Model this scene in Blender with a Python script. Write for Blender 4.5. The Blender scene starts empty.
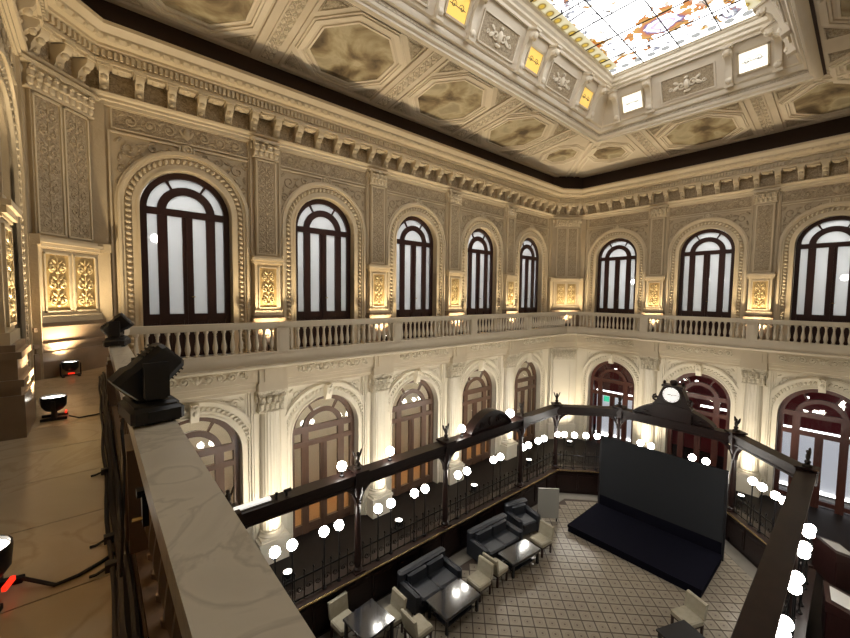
import bpy, bmesh, math, random
from mathutils import Vector, Matrix
random.seed(11)
PI = math.pi
SC = bpy.context.scene
COL = SC.collection

# ------------------------------------------------------------------ camera, world, exposure
CAM_Z = 8.0
def cam_axes(yaw=0.7126, pitch=-0.0604, roll=0.0116):
    f = Vector((math.sin(yaw) * math.cos(pitch), math.cos(yaw) * math.cos(pitch), math.sin(pitch)))
    r = Vector((math.cos(yaw), -math.sin(yaw), 0.0)); u = r.cross(f)
    c, s = math.cos(roll), math.sin(roll)
    return c * r + s * u, c * u - s * r, f
_r, _u, _f = cam_axes()
cd = bpy.data.cameras.new('camera'); cd.sensor_width = 36.0; cd.sensor_fit = 'HORIZONTAL'
FPX = 383.13
cd.lens = 36.0 * FPX / 850.0; cd.clip_start = 0.05; cd.clip_end = 200
cam = bpy.data.objects.new('camera', cd); COL.objects.link(cam)
cam.matrix_world = Matrix(((_r.x, _u.x, -_f.x, 0), (_r.y, _u.y, -_f.y, 0), (_r.z, _u.z, -_f.z, CAM_Z), (0, 0, 0, 1)))
SC.camera = cam
w = bpy.data.worlds.new('night_world'); SC.world = w; w.use_nodes = True
w.node_tree.nodes['Background'].inputs[0].default_value = (0.02, 0.022, 0.03, 1)
w.node_tree.nodes['Background'].inputs[1].default_value = 1.0
vs = SC.view_settings
vs.view_transform = 'Standard'; vs.look = 'None'; vs.exposure = 0.18; vs.gamma = 1.0; vs.use_curve_mapping = False
SC.cycles.use_denoising = True
SC.cycles.max_bounces = 8; SC.cycles.diffuse_bounces = 4; SC.cycles.glossy_bounces = 3
SC.cycles.transparent_max_bounces = 12; SC.cycles.sample_clamp_indirect = 4.0
SC.cycles.caustics_reflective = False; SC.cycles.caustics_refractive = False
SKY_GLASS = 4.5       # backlight of the stained glass skylight
UPLIGHT = 480.0       # watts of each floor uplight on the gallery
COLLIGHT = 560.0      # watts of each floor uplight at the column feet
GLOBE = 44.0           # emission of the globe lamps
ROOM_UP = 7.2         # ceiling lamps of the rooms behind the upper windows
ROOM_LOW = 14.0        # ceiling lamps of the corridor behind the lower doors
WARM = (1.0, 0.79, 0.50)

# ------------------------------------------------------------------ dimensions (metres)
YL, XF, XN, YR = 11.70, 20.64, -0.98, -1.98          # long, far, near, right wall planes
POLY = [(0, YL), (19.32, YL), (XF, 10.68), (XF, -0.96), (19.32, YR), (0, YR), (XN, -0.96), (XN, 10.68)]
S1, S2 = 19.32 / 5, 11.64 / 3
GZ = 6.30             # gallery floor
RAIL = 7.25           # top of the balustrade
D_RAIL = 1.22
WR, WS = 1.01, 10.10  # upper windows: radius and springing
DR, DS = 1.18, 3.46   # lower doors
Z_CORN = 13.78
Z_CEIL = 14.60

# ------------------------------------------------------------------ materials
def mat(name, col, rough=0.6, metal=0.0, emit=None, estr=0.0, spec=None, coat=0.0):
    m = bpy.data.materials.new(name); m.use_nodes = True
    b = m.node_tree.nodes['Principled BSDF']
    b.inputs['Base Color'].default_value = (*col, 1); b.inputs['Roughness'].default_value = rough
    b.inputs['Metallic'].default_value = metal
    if spec is not None: b.inputs['Specular IOR Level'].default_value = spec
    if coat: b.inputs['Coat Weight'].default_value = coat; b.inputs['Coat Roughness'].default_value = 0.08
    if emit: b.inputs['Emission Color'].default_value = (*emit, 1); b.inputs['Emission Strength'].default_value = estr
    return m
def N(m, t, **kw):
    n = m.node_tree.nodes.new(t)
    for k, v in kw.items():
        if k in n.inputs: n.inputs[k].default_value = v
        else: setattr(n, k, v)
    return n
def L(m, a, b): m.node_tree.links.new(a, b)
def ramp(m, stops, interp='LINEAR'):
    r = N(m, 'ShaderNodeValToRGB'); r.color_ramp.interpolation = interp
    e = r.color_ramp.elements
    while len(e) < len(stops): e.new(0.5)
    for i, (p, c) in enumerate(stops): e[i].position = p; e[i].color = (*c, 1)
    return r
def varied(name, c1, c2, scale=3.0, rough=0.6, bump=0.0, bscale=30.0, coords='Object', metal=0.0, detail=6, stretch=None, coat=0.0, spec=None, kind='noise', dist=0.0):
    m = mat(name, c1, rough, metal, coat=coat, spec=spec)
    b = m.node_tree.nodes['Principled BSDF']
    tc = N(m, 'ShaderNodeTexCoord'); src = tc.outputs[coords]
    if coords == 'World':
        pass
    if stretch:
        mp = N(m, 'ShaderNodeMapping'); mp.inputs['Scale'].default_value = stretch; L(m, src, mp.inputs['Vector']); src = mp.outputs['Vector']
    if kind == 'wave':
        t = N(m, 'ShaderNodeTexWave', Scale=scale, Distortion=dist, Detail=4.0); f = t.outputs['Fac']
    else:
        t = N(m, 'ShaderNodeTexNoise', Scale=scale, Detail=float(detail), Distortion=dist); f = t.outputs['Fac']
    L(m, src, t.inputs['Vector'])
    r = ramp(m, [(0.3, c1), (0.7, c2)]); L(m, f, r.inputs['Fac']); L(m, r.outputs['Color'], b.inputs['Base Color'])
    if bump:
        v = N(m, 'ShaderNodeTexNoise', Scale=bscale, Detail=3.0, Distortion=0.8); L(m, src, v.inputs['Vector'])
        bp = N(m, 'ShaderNodeBump', Strength=bump, Distance=0.03); L(m, v.outputs['Fac'], bp.inputs['Height']); L(m, bp.outputs['Normal'], b.inputs['Normal'])
    return m
M = {}
M['gold_stucco'] = varied('golden_stucco', (0.43, 0.345, 0.225), (0.50, 0.405, 0.27), 1.5, 0.55, 0.25, 14)
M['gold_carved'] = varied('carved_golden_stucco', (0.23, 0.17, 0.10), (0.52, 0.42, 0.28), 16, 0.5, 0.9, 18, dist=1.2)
M['gold_light'] = varied('pale_gilded_moulding', (0.57, 0.475, 0.325), (0.63, 0.53, 0.37), 2, 0.42)
M['gilt'] = varied('gilded_relief', (0.78, 0.60, 0.30), (0.85, 0.70, 0.40), 8, 0.38, metal=0.25)
M['gilt_ground'] = varied('gilded_panel_ground', (0.50, 0.36, 0.16), (0.42, 0.29, 0.12), 6, 0.45)
M['cream'] = varied('cream_stucco', (0.70, 0.65, 0.54), (0.76, 0.71, 0.60), 1.2, 0.5)
M['cream_carved'] = varied('carved_cream_stucco', (0.48, 0.43, 0.33), (0.74, 0.68, 0.56), 14, 0.55, 0.8, 20, dist=1.0)
M['stone'] = varied('tan_balustrade_stone', (0.50, 0.43, 0.32), (0.56, 0.49, 0.375), 1.6, 0.5)
M['shaded_stone'] = varied('shaded_balustrade_stone', (0.13, 0.085, 0.055), (0.19, 0.13, 0.085), 2.5, 0.35)  # darker stone for the near balusters, their unlit side painted in
M['plinth_stone'] = varied('brown_marble_plinth', (0.22, 0.155, 0.10), (0.30, 0.22, 0.15), 2.5, 0.3)
M['ceil'] = varied('ceiling_plaster', (0.62, 0.54, 0.42), (0.69, 0.61, 0.49), 1.2, 0.65)
M['ceil_light'] = varied('ceiling_moulding_plaster', (0.72, 0.64, 0.51), (0.77, 0.69, 0.56), 2, 0.55)
M['ceil_carved'] = varied('carved_ceiling_plaster', (0.36, 0.30, 0.21), (0.62, 0.54, 0.41), 13, 0.6, 0.8, 18, dist=1.2)
M['shade_band'] = mat('dark_brown_painted_shade', (0.030, 0.012, 0.008), 0.6)  # dark colour stands for the shade above the cornice
M['mahogany'] = varied('dark_mahogany', (0.020, 0.006, 0.006), (0.032, 0.010, 0.009), 6, 0.38, stretch=(8, 8, 1))
M['door_wood'] = varied('brown_door_wood', (0.085, 0.046, 0.03), (0.12, 0.068, 0.045), 5, 0.35, stretch=(9, 9, 1))
M['door_red'] = varied('red_brown_door_wood', (0.07, 0.022, 0.016), (0.10, 0.034, 0.024), 5, 0.35, stretch=(9, 9, 1))
M['ring_wood'] = varied('polished_dark_wood', (0.010, 0.0045, 0.004), (0.020, 0.009, 0.0075), 5, 0.36, stretch=(1, 1, 6), spec=0.28)
M['iron'] = mat('black_iron', (0.012, 0.012, 0.014), 0.35, 0.6)
M['brass'] = mat('polished_brass', (0.75, 0.55, 0.28), 0.25, 0.9)
M['black'] = mat('black_plastic', (0.006, 0.006, 0.008), 0.48)
M['black_rough'] = mat('black_rubber', (0.012, 0.011, 0.011), 0.75)
M['lens'] = mat('dark_lens', (0.02, 0.025, 0.03), 0.08, coat=0.5)
M['white_globe'] = mat('lit_opal_globe', (0.9, 0.9, 0.88), 0.3, emit=(1.0, 0.95, 0.86), estr=GLOBE)
M['lamp_panel'] = mat('lit_lamp_panel', (0.9, 0.9, 0.9), 0.4, emit=(1.0, 0.97, 0.93), estr=ROOM_UP)
M['lamp_low'] = mat('lit_corridor_lamp', (0.9, 0.9, 0.9), 0.4, emit=(1.0, 0.88, 0.70), estr=ROOM_LOW)
M['led'] = mat('lit_led_strip', (0.9, 0.9, 0.9), 0.4, emit=(1.0, 0.95, 0.92), estr=6.0)
M['uplens'] = mat('lit_uplight_lens', (1, 1, 1), 0.3, emit=(1.0, 0.93, 0.80), estr=12.0)
M['redled'] = mat('red_display', (0.5, 0.02, 0.01), 0.4, emit=(1.0, 0.03, 0.01), estr=1.2)
M['glow_panel'] = mat('white_panel_added_glow', (.8, .8, .82), .4, emit=(.86, .88, 1.0), estr=.42)  # glow added to brighten the white corridor partition
M['green'] = mat('green_exit_sign', (0.02, 0.3, 0.15), 0.4, emit=(0.05, 0.8, 0.45), estr=0.8)
M['white_wall'] = mat('white_room_wall', (0.80, 0.81, 0.81), 0.7)
M['cream_wall'] = mat('cream_corridor_wall', (0.74, 0.68, 0.57), 0.7)
M['red_cloth'] = varied('red_curtain', (0.34, 0.018, 0.022), (0.17, 0.010, 0.012), 9, 0.8, kind='wave')
M['parquet'] = varied('orange_parquet', (0.42, 0.19, 0.06), (0.52, 0.25, 0.09), 4, 0.3, stretch=(1, 8, 1))
M['aisle'] = varied('dark_aisle_floor', (0.009, 0.006, 0.005), (0.014, 0.009, 0.007), 3, 0.55, spec=0.2)
M['floor_plain'] = varied('plain_grey_border_stone', (0.17, 0.155, 0.13), (0.20, 0.18, 0.155), 4, 0.35)
M['grout'] = mat('dark_brown_tile_joint', (0.050, 0.033, 0.024), 0.5)
M['screen'] = mat('dark_grey_screen_cloth', (0.022, 0.024, 0.028), 0.85, spec=0.15)
M['stage'] = mat('blue_black_stage_cloth', (0.005, 0.005, 0.010), 0.9, spec=0.05)
M['leather'] = varied('blue_grey_leather', (0.012, 0.0145, 0.021), (0.018, 0.021, 0.029), 7, 0.5)
M['gloss_black'] = mat('glossy_black_tabletop', (0.02, 0.021, 0.027), 0.16, coat=0.6)
M['cream_seat'] = varied('cream_upholstery', (0.30, 0.275, 0.205), (0.36, 0.33, 0.255), 10, 0.7)
M['grey_board'] = mat('light_grey_board', (0.30, 0.30, 0.28), 0.6)
M['paper'] = mat('white_paper', (0.62, 0.62, 0.62), 0.6)
M['clock_face'] = mat('lit_white_clock_face', (0.85, 0.85, 0.82), 0.35, emit=(1, .98, .94), estr=.55)
M['bronze'] = mat('dark_bronze', (0.03, 0.022, 0.017), 0.35, 0.5)
M['leaf'] = mat('dark_plant_leaf', (0.012, 0.016, 0.011), 0.5)

def marble(name, c1, c2, vein, scale, rough, coat=0.0):
    m = mat(name, c1, rough, coat=coat); b = m.node_tree.nodes['Principled BSDF']
    g = N(m, 'ShaderNodeNewGeometry'); n = N(m, 'ShaderNodeTexNoise', Scale=scale, Detail=8.0, Distortion=1.6)
    L(m, g.outputs['Position'], n.inputs['Vector'])
    r = ramp(m, [(0.25, c2), (0.46, c1), (0.50, vein), (0.54, c1), (0.8, c2)]); L(m, n.outputs['Fac'], r.inputs['Fac']); L(m, r.outputs['Color'], b.inputs['Base Color'])
    return m
M['slab'] = marble('grey_veined_marble', (0.60, 0.56, 0.46), (0.53, 0.49, 0.40), (0.46, 0.425, 0.345), 2.2, 0.3)
M['gal_floor'] = marble('tan_marble_paving', (0.50, 0.41, 0.28), (0.45, 0.365, 0.245), (0.42, 0.335, 0.22), 0.9, 0.22)

def glass():
    m = bpy.data.materials.new('clear_glass'); m.use_nodes = True; nt = m.node_tree
    nt.nodes.remove(nt.nodes['Principled BSDF'])
    tr = N(m, 'ShaderNodeBsdfTransparent'); tr.inputs[0].default_value = (0.93, 0.95, 0.95, 1)
    gl = N(m, 'ShaderNodeBsdfGlossy'); gl.inputs['Roughness'].default_value = 0.03
    mx = N(m, 'ShaderNodeMixShader'); mx.inputs[0].default_value = 0.05
    L(m, tr.outputs[0], mx.inputs[1]); L(m, gl.outputs[0], mx.inputs[2]); L(m, mx.outputs[0], nt.nodes['Material Output'].inputs['Surface'])
    return m
M['glass'] = glass()
def frosted():
    m = bpy.data.materials.new('frosted_glass'); m.use_nodes = True; nt = m.node_tree
    nt.nodes.remove(nt.nodes['Principled BSDF'])
    tr = N(m, 'ShaderNodeBsdfTransparent'); tr.inputs[0].default_value = (0.9, 0.92, 0.93, 1)
    df = N(m, 'ShaderNodeBsdfTranslucent'); df.inputs[0].default_value = (0.85, 0.86, 0.88, 1)
    gl = N(m, 'ShaderNodeBsdfGlossy'); gl.inputs['Roughness'].default_value = 0.04
    m1 = N(m, 'ShaderNodeMixShader'); m1.inputs[0].default_value = 0.55
    m2 = N(m, 'ShaderNodeMixShader'); m2.inputs[0].default_value = 0.08
    L(m, tr.outputs[0], m1.inputs[1]); L(m, df.outputs[0], m1.inputs[2]); L(m, m1.outputs[0], m2.inputs[1]); L(m, gl.outputs[0], m2.inputs[2])
    L(m, m2.outputs[0], nt.nodes['Material Output'].inputs['Surface'])
    return m
M['frost'] = frosted()

# ------------------------------------------------------------------ mesh builder
class MB:
    def __init__(s): s.v = []; s.f = []
    def add(s, vs_, fs):
        o = len(s.v); s.v += [tuple(p) for p in vs_]; s.f += [tuple(i + o for i in q) for q in fs]; return s
    def box(s, x0, x1, y0, y1, z0, z1):
        return s.add([(x0, y0, z0), (x1, y0, z0), (x1, y1, z0), (x0, y1, z0), (x0, y0, z1), (x1, y0, z1), (x1, y1, z1), (x0, y1, z1)],
                     [(0, 3, 2, 1), (4, 5, 6, 7), (0, 1, 5, 4), (1, 2, 6, 5), (2, 3, 7, 6), (3, 0, 4, 7)])
    def prism(s, pts, y0, y1):            # outline in x,z pulled along y
        n = len(pts)
        return s.add([(x, y0, z) for x, z in pts] + [(x, y1, z) for x, z in pts],
                     [tuple(range(n)), tuple(range(2 * n - 1, n - 1, -1))] + [(i, i + n, (i + 1) % n + n, (i + 1) % n) for i in range(n)])
    def prism_x(s, pts, x0, x1):          # outline in y,z pulled along x
        n = len(pts)
        return s.add([(x0, y, z) for y, z in pts] + [(x1, y, z) for y, z in pts],
                     [tuple(range(n)), tuple(range(2 * n - 1, n - 1, -1))] + [(i, (i + 1) % n, (i + 1) % n + n, i + n) for i in range(n)])
    def prism_z(s, pts, z0, z1):
        n = len(pts)
        return s.add([(x, y, z0) for x, y in pts] + [(x, y, z1) for x, y in pts],
                     [tuple(range(n - 1, -1, -1)), tuple(range(n, 2 * n))] + [(i, (i + 1) % n, (i + 1) % n + n, i + n) for i in range(n)])
    def lathe(s, prof, n=12, c=(0, 0, 0), a0=0.0, a1=2 * PI, rad=None, cap=True):
        full = abs(a1 - a0 - 2 * PI) < 1e-6; k = n if full else n + 1; vs_ = []; fs = []
        for r, z in prof:
            for i in range(k):
                a = a0 + (a1 - a0) * i / n; q = r * (rad(a) if rad else 1)
                vs_.append((c[0] + q * math.cos(a), c[1] + q * math.sin(a), c[2] + z))
        for j in range(len(prof) - 1):
            for i in range(n):
                i2 = (i + 1) % k; fs.append((j * k + i, j * k + i2, (j + 1) * k + i2, (j + 1) * k + i))
        if cap and prof[0][0] > 1e-5: fs.append(tuple(range(k - 1, -1, -1)))
        if cap and prof[-1][0] > 1e-5: fs.append(tuple((len(prof) - 1) * k + i for i in range(k)))
        return s.add(vs_, fs)
    def ell(s, c, rx, ry, rz, n=8, m=5, rot=None):
        vs_ = [(0, 0, -1)]; fs = []
        for j in range(1, m):
            t = -PI / 2 + PI * j / m
            for i in range(n): vs_.append((math.cos(t) * math.cos(2 * PI * i / n), math.cos(t) * math.sin(2 * PI * i / n), math.sin(t)))
        vs_.append((0, 0, 1)); last = len(vs_) - 1
        for i in range(n):
            fs.append((0, 1 + (i + 1) % n, 1 + i)); fs.append((last, last - n + i, last - n + (i + 1) % n))
        for j in range(m - 2):
            for i in range(n): fs.append((1 + j * n + i, 1 + j * n + (i + 1) % n, 1 + (j + 1) * n + (i + 1) % n, 1 + (j + 1) * n + i))
        P = [Vector((x * rx, y * ry, z * rz)) for x, y, z in vs_]
        if rot is not None: P = [rot @ p for p in P]
        return s.add([p + Vector(c) for p in P], fs)
    def tube(s, pts, r, n=6, cap=True):
        pts = [Vector(p) for p in pts]; k = len(pts); vs_ = []; fs = []; up = None
        for i, p in enumerate(pts):
            t = (pts[min(i + 1, k - 1)] - pts[max(i - 1, 0)]).normalized()
            if up is None:
                up = Vector((0, 0, 1)) if abs(t.z) < 0.9 else Vector((0, 1, 0))
            up = (up - t * up.dot(t)).normalized(); b = t.cross(up)
            rr = r(i / (k - 1)) if callable(r) else r
            for j in range(n):
                a = 2 * PI * j / n; vs_.append(p + (up * math.cos(a) + b * math.sin(a)) * rr)
        for i in range(k - 1):
            for j in range(n): fs.append((i * n + j, i * n + (j + 1) % n, (i + 1) * n + (j + 1) % n, (i + 1) * n + j))
        if cap: fs.append(tuple(range(n - 1, -1, -1))); fs.append(tuple((k - 1) * n + j for j in range(n)))
        return s.add(vs_, fs)
    def spiral(s, cx, cz, r0, turns=1.25, sgn=1, a0=0.0, th=0.02, y=0.0, n=12, lift=0.5):
        pts = []
        for i in range(n + 1):
            t = i / n; a = a0 + sgn * 2 * PI * turns * t; r = r0 * (1 - 0.82 * t)
            pts.append((cx + r * math.cos(a), y - th * lift, cz + r * math.sin(a)))
        return s.tube(pts, lambda t: th * (0.75 + 0.5 * t), 5)
    def arch_band(s, r0, r1, zs, z0, y0, y1, n=24, legs=True):   # flat arch ring between radii, legs down to z0, thickness y0..y1
        for (ra, rb) in ((r0, r1),):
            pts = []
            for i in range(n + 1):
                a = PI - PI * i / n; pts.append((math.cos(a), math.sin(a)))
            vs_ = []; fs = []
            for (cx, sz) in pts:
                for (r, y) in ((ra, y0), (rb, y0), (rb, y1), (ra, y1)): vs_.append((r * cx, y, zs + r * sz))
            if legs:
                pre = [(-r, y, z0) for (r, y) in ((ra, y0), (rb, y0), (rb, y1), (ra, y1))]; post = [(r, y, z0) for (r, y) in ((ra, y0), (rb, y0), (rb, y1), (ra, y1))]
                vs_ = pre + vs_ + post
            k = len(vs_) // 4
            for i in range(k - 1):
                for j in range(4): fs.append((i * 4 + j, i * 4 + (j + 1) % 4, (i + 1) * 4 + (j + 1) % 4, (i + 1) * 4 + j))
            fs.append((3, 2, 1, 0)); fs.append(((k - 1) * 4, (k - 1) * 4 + 1, (k - 1) * 4 + 2, (k - 1) * 4 + 3))
            s.add(vs_, fs)
        return s
    def sector(s, r0, r1, a0, a1, zs, y0, y1, n=8):
        vs_ = []; fs = []
        for i in range(n + 1):
            a = a0 + (a1 - a0) * i / n
            for (r, y) in ((r0, y0), (r1, y0), (r1, y1), (r0, y1)): vs_.append((r * math.cos(a), y, zs + r * math.sin(a)))
        for i in range(n):
            for j in range(4): fs.append((i * 4 + j, i * 4 + (j + 1) % 4, (i + 1) * 4 + (j + 1) % 4, (i + 1) * 4 + j))
        fs.append((3, 2, 1, 0)); fs.append((n * 4, n * 4 + 1, n * 4 + 2, n * 4 + 3))
        return s.add(vs_, fs)
    def sweep(s, path, prof, closed=True):   # profile (d inward, z) along a plan polygon, mitred
        n = len(path); rings = []
        for i in range(n):
            p = Vector(path[i])
            def nrm(a, b):
                t = (Vector(b) - Vector(a)).normalized(); return Vector((t.y, -t.x))
            if closed or 0 < i < n - 1: n1 = nrm(path[i - 1], path[i]); n2 = nrm(path[i], path[(i + 1) % n])
            elif i == 0: n1 = n2 = nrm(path[0], path[1])
            else: n1 = n2 = nrm(path[-2], path[-1])
            m = (n1 + n2) / (1 + n1.dot(n2))
            rings.append([(p.x + m.x * d, p.y + m.y * d, z) for d, z in prof])
        k = len(prof); vs_ = [q for r in rings for q in r]; fs = []
        for i in range(n if closed else n - 1):
            i2 = (i + 1) % n
            for j in range(k - 1): fs.append((i * k + j, i2 * k + j, i2 * k + j + 1, i * k + j + 1))
        return s.add(vs_, fs)
    def mesh(s, name, ang=35, smooth=True):
        me = bpy.data.meshes.new(name); me.from_pydata(s.v, [], s.f); me.update()
        bm = bmesh.new(); bm.from_mesh(me)
        bmesh.ops.recalc_face_normals(bm, faces=bm.faces)
        for f in bm.faces: f.smooth = smooth
        lim = math.radians(ang)
        for e in bm.edges:
            e.smooth = len(e.link_faces) == 2 and e.calc_face_angle(0) < lim
        bm.to_mesh(me); bm.free(); return me

def rbox(m, x0, x1, y0, y1, z0, z1, r=.04):   # softly chamfered block
    m.prism_z([(x0 + r, y0), (x1 - r, y0), (x1, y0 + r), (x1, y1 - r), (x1 - r, y1), (x0 + r, y1), (x0, y1 - r), (x0, y0 + r)], z0, z1 - r)
    m.add([(x0 + r, y0, z1 - r), (x1 - r, y0, z1 - r), (x1, y0 + r, z1 - r), (x1, y1 - r, z1 - r), (x1 - r, y1, z1 - r), (x0 + r, y1, z1 - r), (x0, y1 - r, z1 - r), (x0, y0 + r, z1 - r),
           (x0 + 2 * r, y0 + r, z1), (x1 - 2 * r, y0 + r, z1), (x1 - r, y0 + 2 * r, z1), (x1 - r, y1 - 2 * r, z1), (x1 - 2 * r, y1 - r, z1), (x0 + 2 * r, y1 - r, z1), (x0 + r, y1 - 2 * r, z1), (x0 + r, y0 + 2 * r, z1)],
          [(i, (i + 1) % 8, (i + 1) % 8 + 8, i + 8) for i in range(8)] + [tuple(range(8, 16))])
    return m
def obj(name, me, m=None, parent=None, loc=(0, 0, 0), rot=(0, 0, 0), scale=None, label=None, cat=None, group=None, kind=None):
    if isinstance(me, MB): me = me.mesh(name)
    if me is not None and m is not None and not me.materials: me.materials.append(M[m] if isinstance(m, str) else m)
    o = bpy.data.objects.new(name, me); COL.objects.link(o)
    o.location = loc; o.rotation_euler = rot
    if scale: o.scale = scale
    if parent is not None: o.parent = parent
    if label: o['label'] = label
    if cat: o['category'] = cat
    if group: o['group'] = group
    if kind: o['kind'] = kind
    return o
def thing(name, label, cat, loc=(0, 0, 0), rotz=0.0, group=None, kind=None):
    o = obj(name, None, None, None, loc, (0, 0, rotz), None, label, cat, group, kind); o.empty_display_size = 0.2; return o
CACHE = {}
def cached(key, fn):
    if key not in CACHE: CACHE[key] = fn()
    return CACHE[key]

def side(i):
    a = Vector(POLY[i]); b = Vector(POLY[(i + 1) % 8]); t = (b - a).normalized()
    return a, b, (b - a).length, math.atan2(t.y, t.x), t, Vector((t.y, -t.x))
def offset_poly(d):
    out = []
    for i in range(8):
        n1 = side(i - 1)[5] if i else side(7)[5]; n2 = side(i)[5]; m = (n1 + n2) / (1 + n1.dot(n2))
        out.append(Vector(POLY[i]) + m * d)
    return out

# ------------------------------------------------------------------ ornament reliefs (shared meshes, facing -y)
def leafrot(a): return Matrix.Rotation(a, 3, 'Y')
def candelabra(w_, h, th=0.018):
    m = MB(); n = max(2, int(round(h / (w_ * 0.95)))); st = h / n
    m.tube([(0, -th * .4, 0.0), (0, -th * .4, h)], th * .6, 5)
    for k in range(n):
        z = k * st
        for sg in (-1, 1):
            m.spiral(sg * w_ * .27, z + st * .36, w_ * .21, 1.2, -sg if k % 2 else sg, PI / 2 if k % 2 else -PI / 2, th)
            m.ell((sg * w_ * .18, -th * .5, z + st * .78), w_ * .17, th, w_ * .06, 6, 4, leafrot(sg * -0.7))
            m.ell((sg * w_ * .36, -th * .5, z + st * .66), w_ * .09, th, w_ * .05, 6, 4, leafrot(sg * 0.9))
        m.ell((0, -th * .7, z + st * .12), w_ * .12, th * 1.5, w_ * .09, 7, 4)
        m.ell((0, -th * .7, z + st * .55), w_ * .07, th * 1.4, w_ * .13, 7, 4)
    return m.mesh('candelabra_relief')
def rinceau(w_, h, th=0.02):
    m = MB(); n = max(3, int(round(w_ / (h * 0.95)))); n += (n + 1) % 2; st = w_ / n
    for k in range(n):
        x = -w_ / 2 + st * (k + .5); sg = 1 if k % 2 else -1
        if k == n // 2:
            m.ell((x, -th * .6, h / 2), h * .2, th * 1.6, h * .38, 8, 5)
            for q in (-1, 1): m.ell((x + q * h * .25, -th * .5, h * .5), h * .1, th, h * .34, 6, 4, leafrot(q * .5))
            continue
        m.spiral(x, h / 2, h * .36, 1.3, sg, -sg * PI / 2 + .3, th, n=13)
        m.ell((x, -th * .6, h / 2), h * .12, th * 1.3, h * .12, 7, 4)
        m.ell((x + st * .42, -th * .5, h * (.5 + sg * .28)), h * .22, th, h * .08, 6, 4, leafrot(sg * .6))
        m.ell((x - st * .36, -th * .5, h * (.5 - sg * .32)), h * .18, th, h * .07, 6, 4, leafrot(sg * .5))
    return m.mesh('scroll_relief')
def spandrel_relief(sg, th=0.018):           # fills the corner between arch and frame, outer top corner at origin
    m = MB()
    m.spiral(-sg * .32, -.30, .21, 1.3, sg, 0.3, th); m.spiral(-sg * .80, -.17, .13, 1.2, -sg, 1.0, th)
    m.spiral(-sg * .17, -.78, .13, 1.2, sg, 2.0, th); m.spiral(-sg * 1.12, -.11, .075, 1.0, sg, 0, th * .8)
    m.spiral(-sg * .11, -1.10, .075, 1.0, -sg, 0, th * .8)
    for (x, z, a) in ((.12, -.12, .8), (.55, -.16, .2), (.56, -.36, -.5), (.14, -.52, 1.4), (.36, -.58, 1.0), (.98, -.2, .3), (.2, -.98, 1.3)):
        m.ell((-sg * x, -th * .5, z), .11, th, .04, 6, 4, leafrot(sg * a))
    return m.mesh('spandrel_relief')
def capital_mesh(w_, h, dep, n=5):
    m = MB()
    m.box(-w_ * .40, w_ * .40, -dep * .72, 0.02, 0, h * .86)
    m.box(-w_ * .43, w_ * .43, -dep * .80, 0.02, 0, h * .07)
    for r in range(2):
        k = n - r
        for i in range(k):
            x = (-.5 + (i + .5) / k) * w_ * .84; z = h * (.26 + .26 * r)
            m.ell((x, -dep * (.80 + .08 * r), z), w_ * .42 / k, max(dep * .12, .045), h * .17, 6, 4)
            m.ell((x, -dep * (.98 + .06 * r), z + h * .15), w_ * .34 / k, max(dep * .13, .05), h * .05, 6, 4)
    for sg in (-1, 1):
        m.spiral(sg * w_ * .36, h * .74, h * .12, 1.3, -sg, PI / 2, h * .035, -dep * .98)
        m.spiral(sg * w_ * .10, h * .72, h * .08, 1.2, sg, PI / 2, h * .03, -dep * .98)
        m.ell((sg * w_ * .45, -dep * .4, h * .6), w_ * .05, dep * .25, h * .2, 6, 4)
    m.box(-w_ * .48, w_ * .48, -dep * 1.1, 0.02, h * .86, h * .93); m.box(-w_ * .5, w_ * .5, -dep * 1.16, 0.02, h * .93, h)
    m.ell((0, -dep * 1.12, h * .88), w_ * .08, dep * .12, h * .09, 7, 4)
    return m.mesh('capital')

# ------------------------------------------------------------------ structure: walls with arched openings
def bay_faces(m, u0, u1, uc, r, zs, z0, z1, zb, depth, seg=24):
    # front skin at y=0, opening from zb up, reveals going back to y=depth
    def q(a, b, c, d): m.add([a, b, c, d], [(0, 1, 2, 3)])
    q((u0, 0, z0), (uc - r, 0, z0), (uc - r, 0, zs), (u0, 0, zs)); q((uc + r, 0, z0), (u1, 0, z0), (u1, 0, zs), (uc + r, 0, zs))
    if zb > z0: q((uc - r, 0, z0), (uc + r, 0, z0), (uc + r, 0, zb), (uc - r, 0, zb))
    q((u0, 0, zs), (uc - r, 0, zs), (uc - r, 0, z1), (u0, 0, z1)); q((uc + r, 0, zs), (u1, 0, zs), (u1, 0, z1), (uc + r, 0, z1))
    P = [(uc - r * math.cos(PI * i / seg), zs + r * math.sin(PI * i / seg)) for i in range(seg + 1)]
    for (a, b) in zip(P, P[1:]):
        q((a[0], 0, a[1]), (b[0], 0, b[1]), (b[0], 0, z1), (a[0], 0, z1)); q((a[0], 0, a[1]), (a[0], depth, a[1]), (b[0], depth, b[1]), (b[0], 0, b[1]))
    for sg in (-1, 1): q((uc + sg * r, 0, zb), (uc + sg * r, depth, zb), (uc + sg * r, depth, zs), (uc + sg * r, 0, zs))

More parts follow.
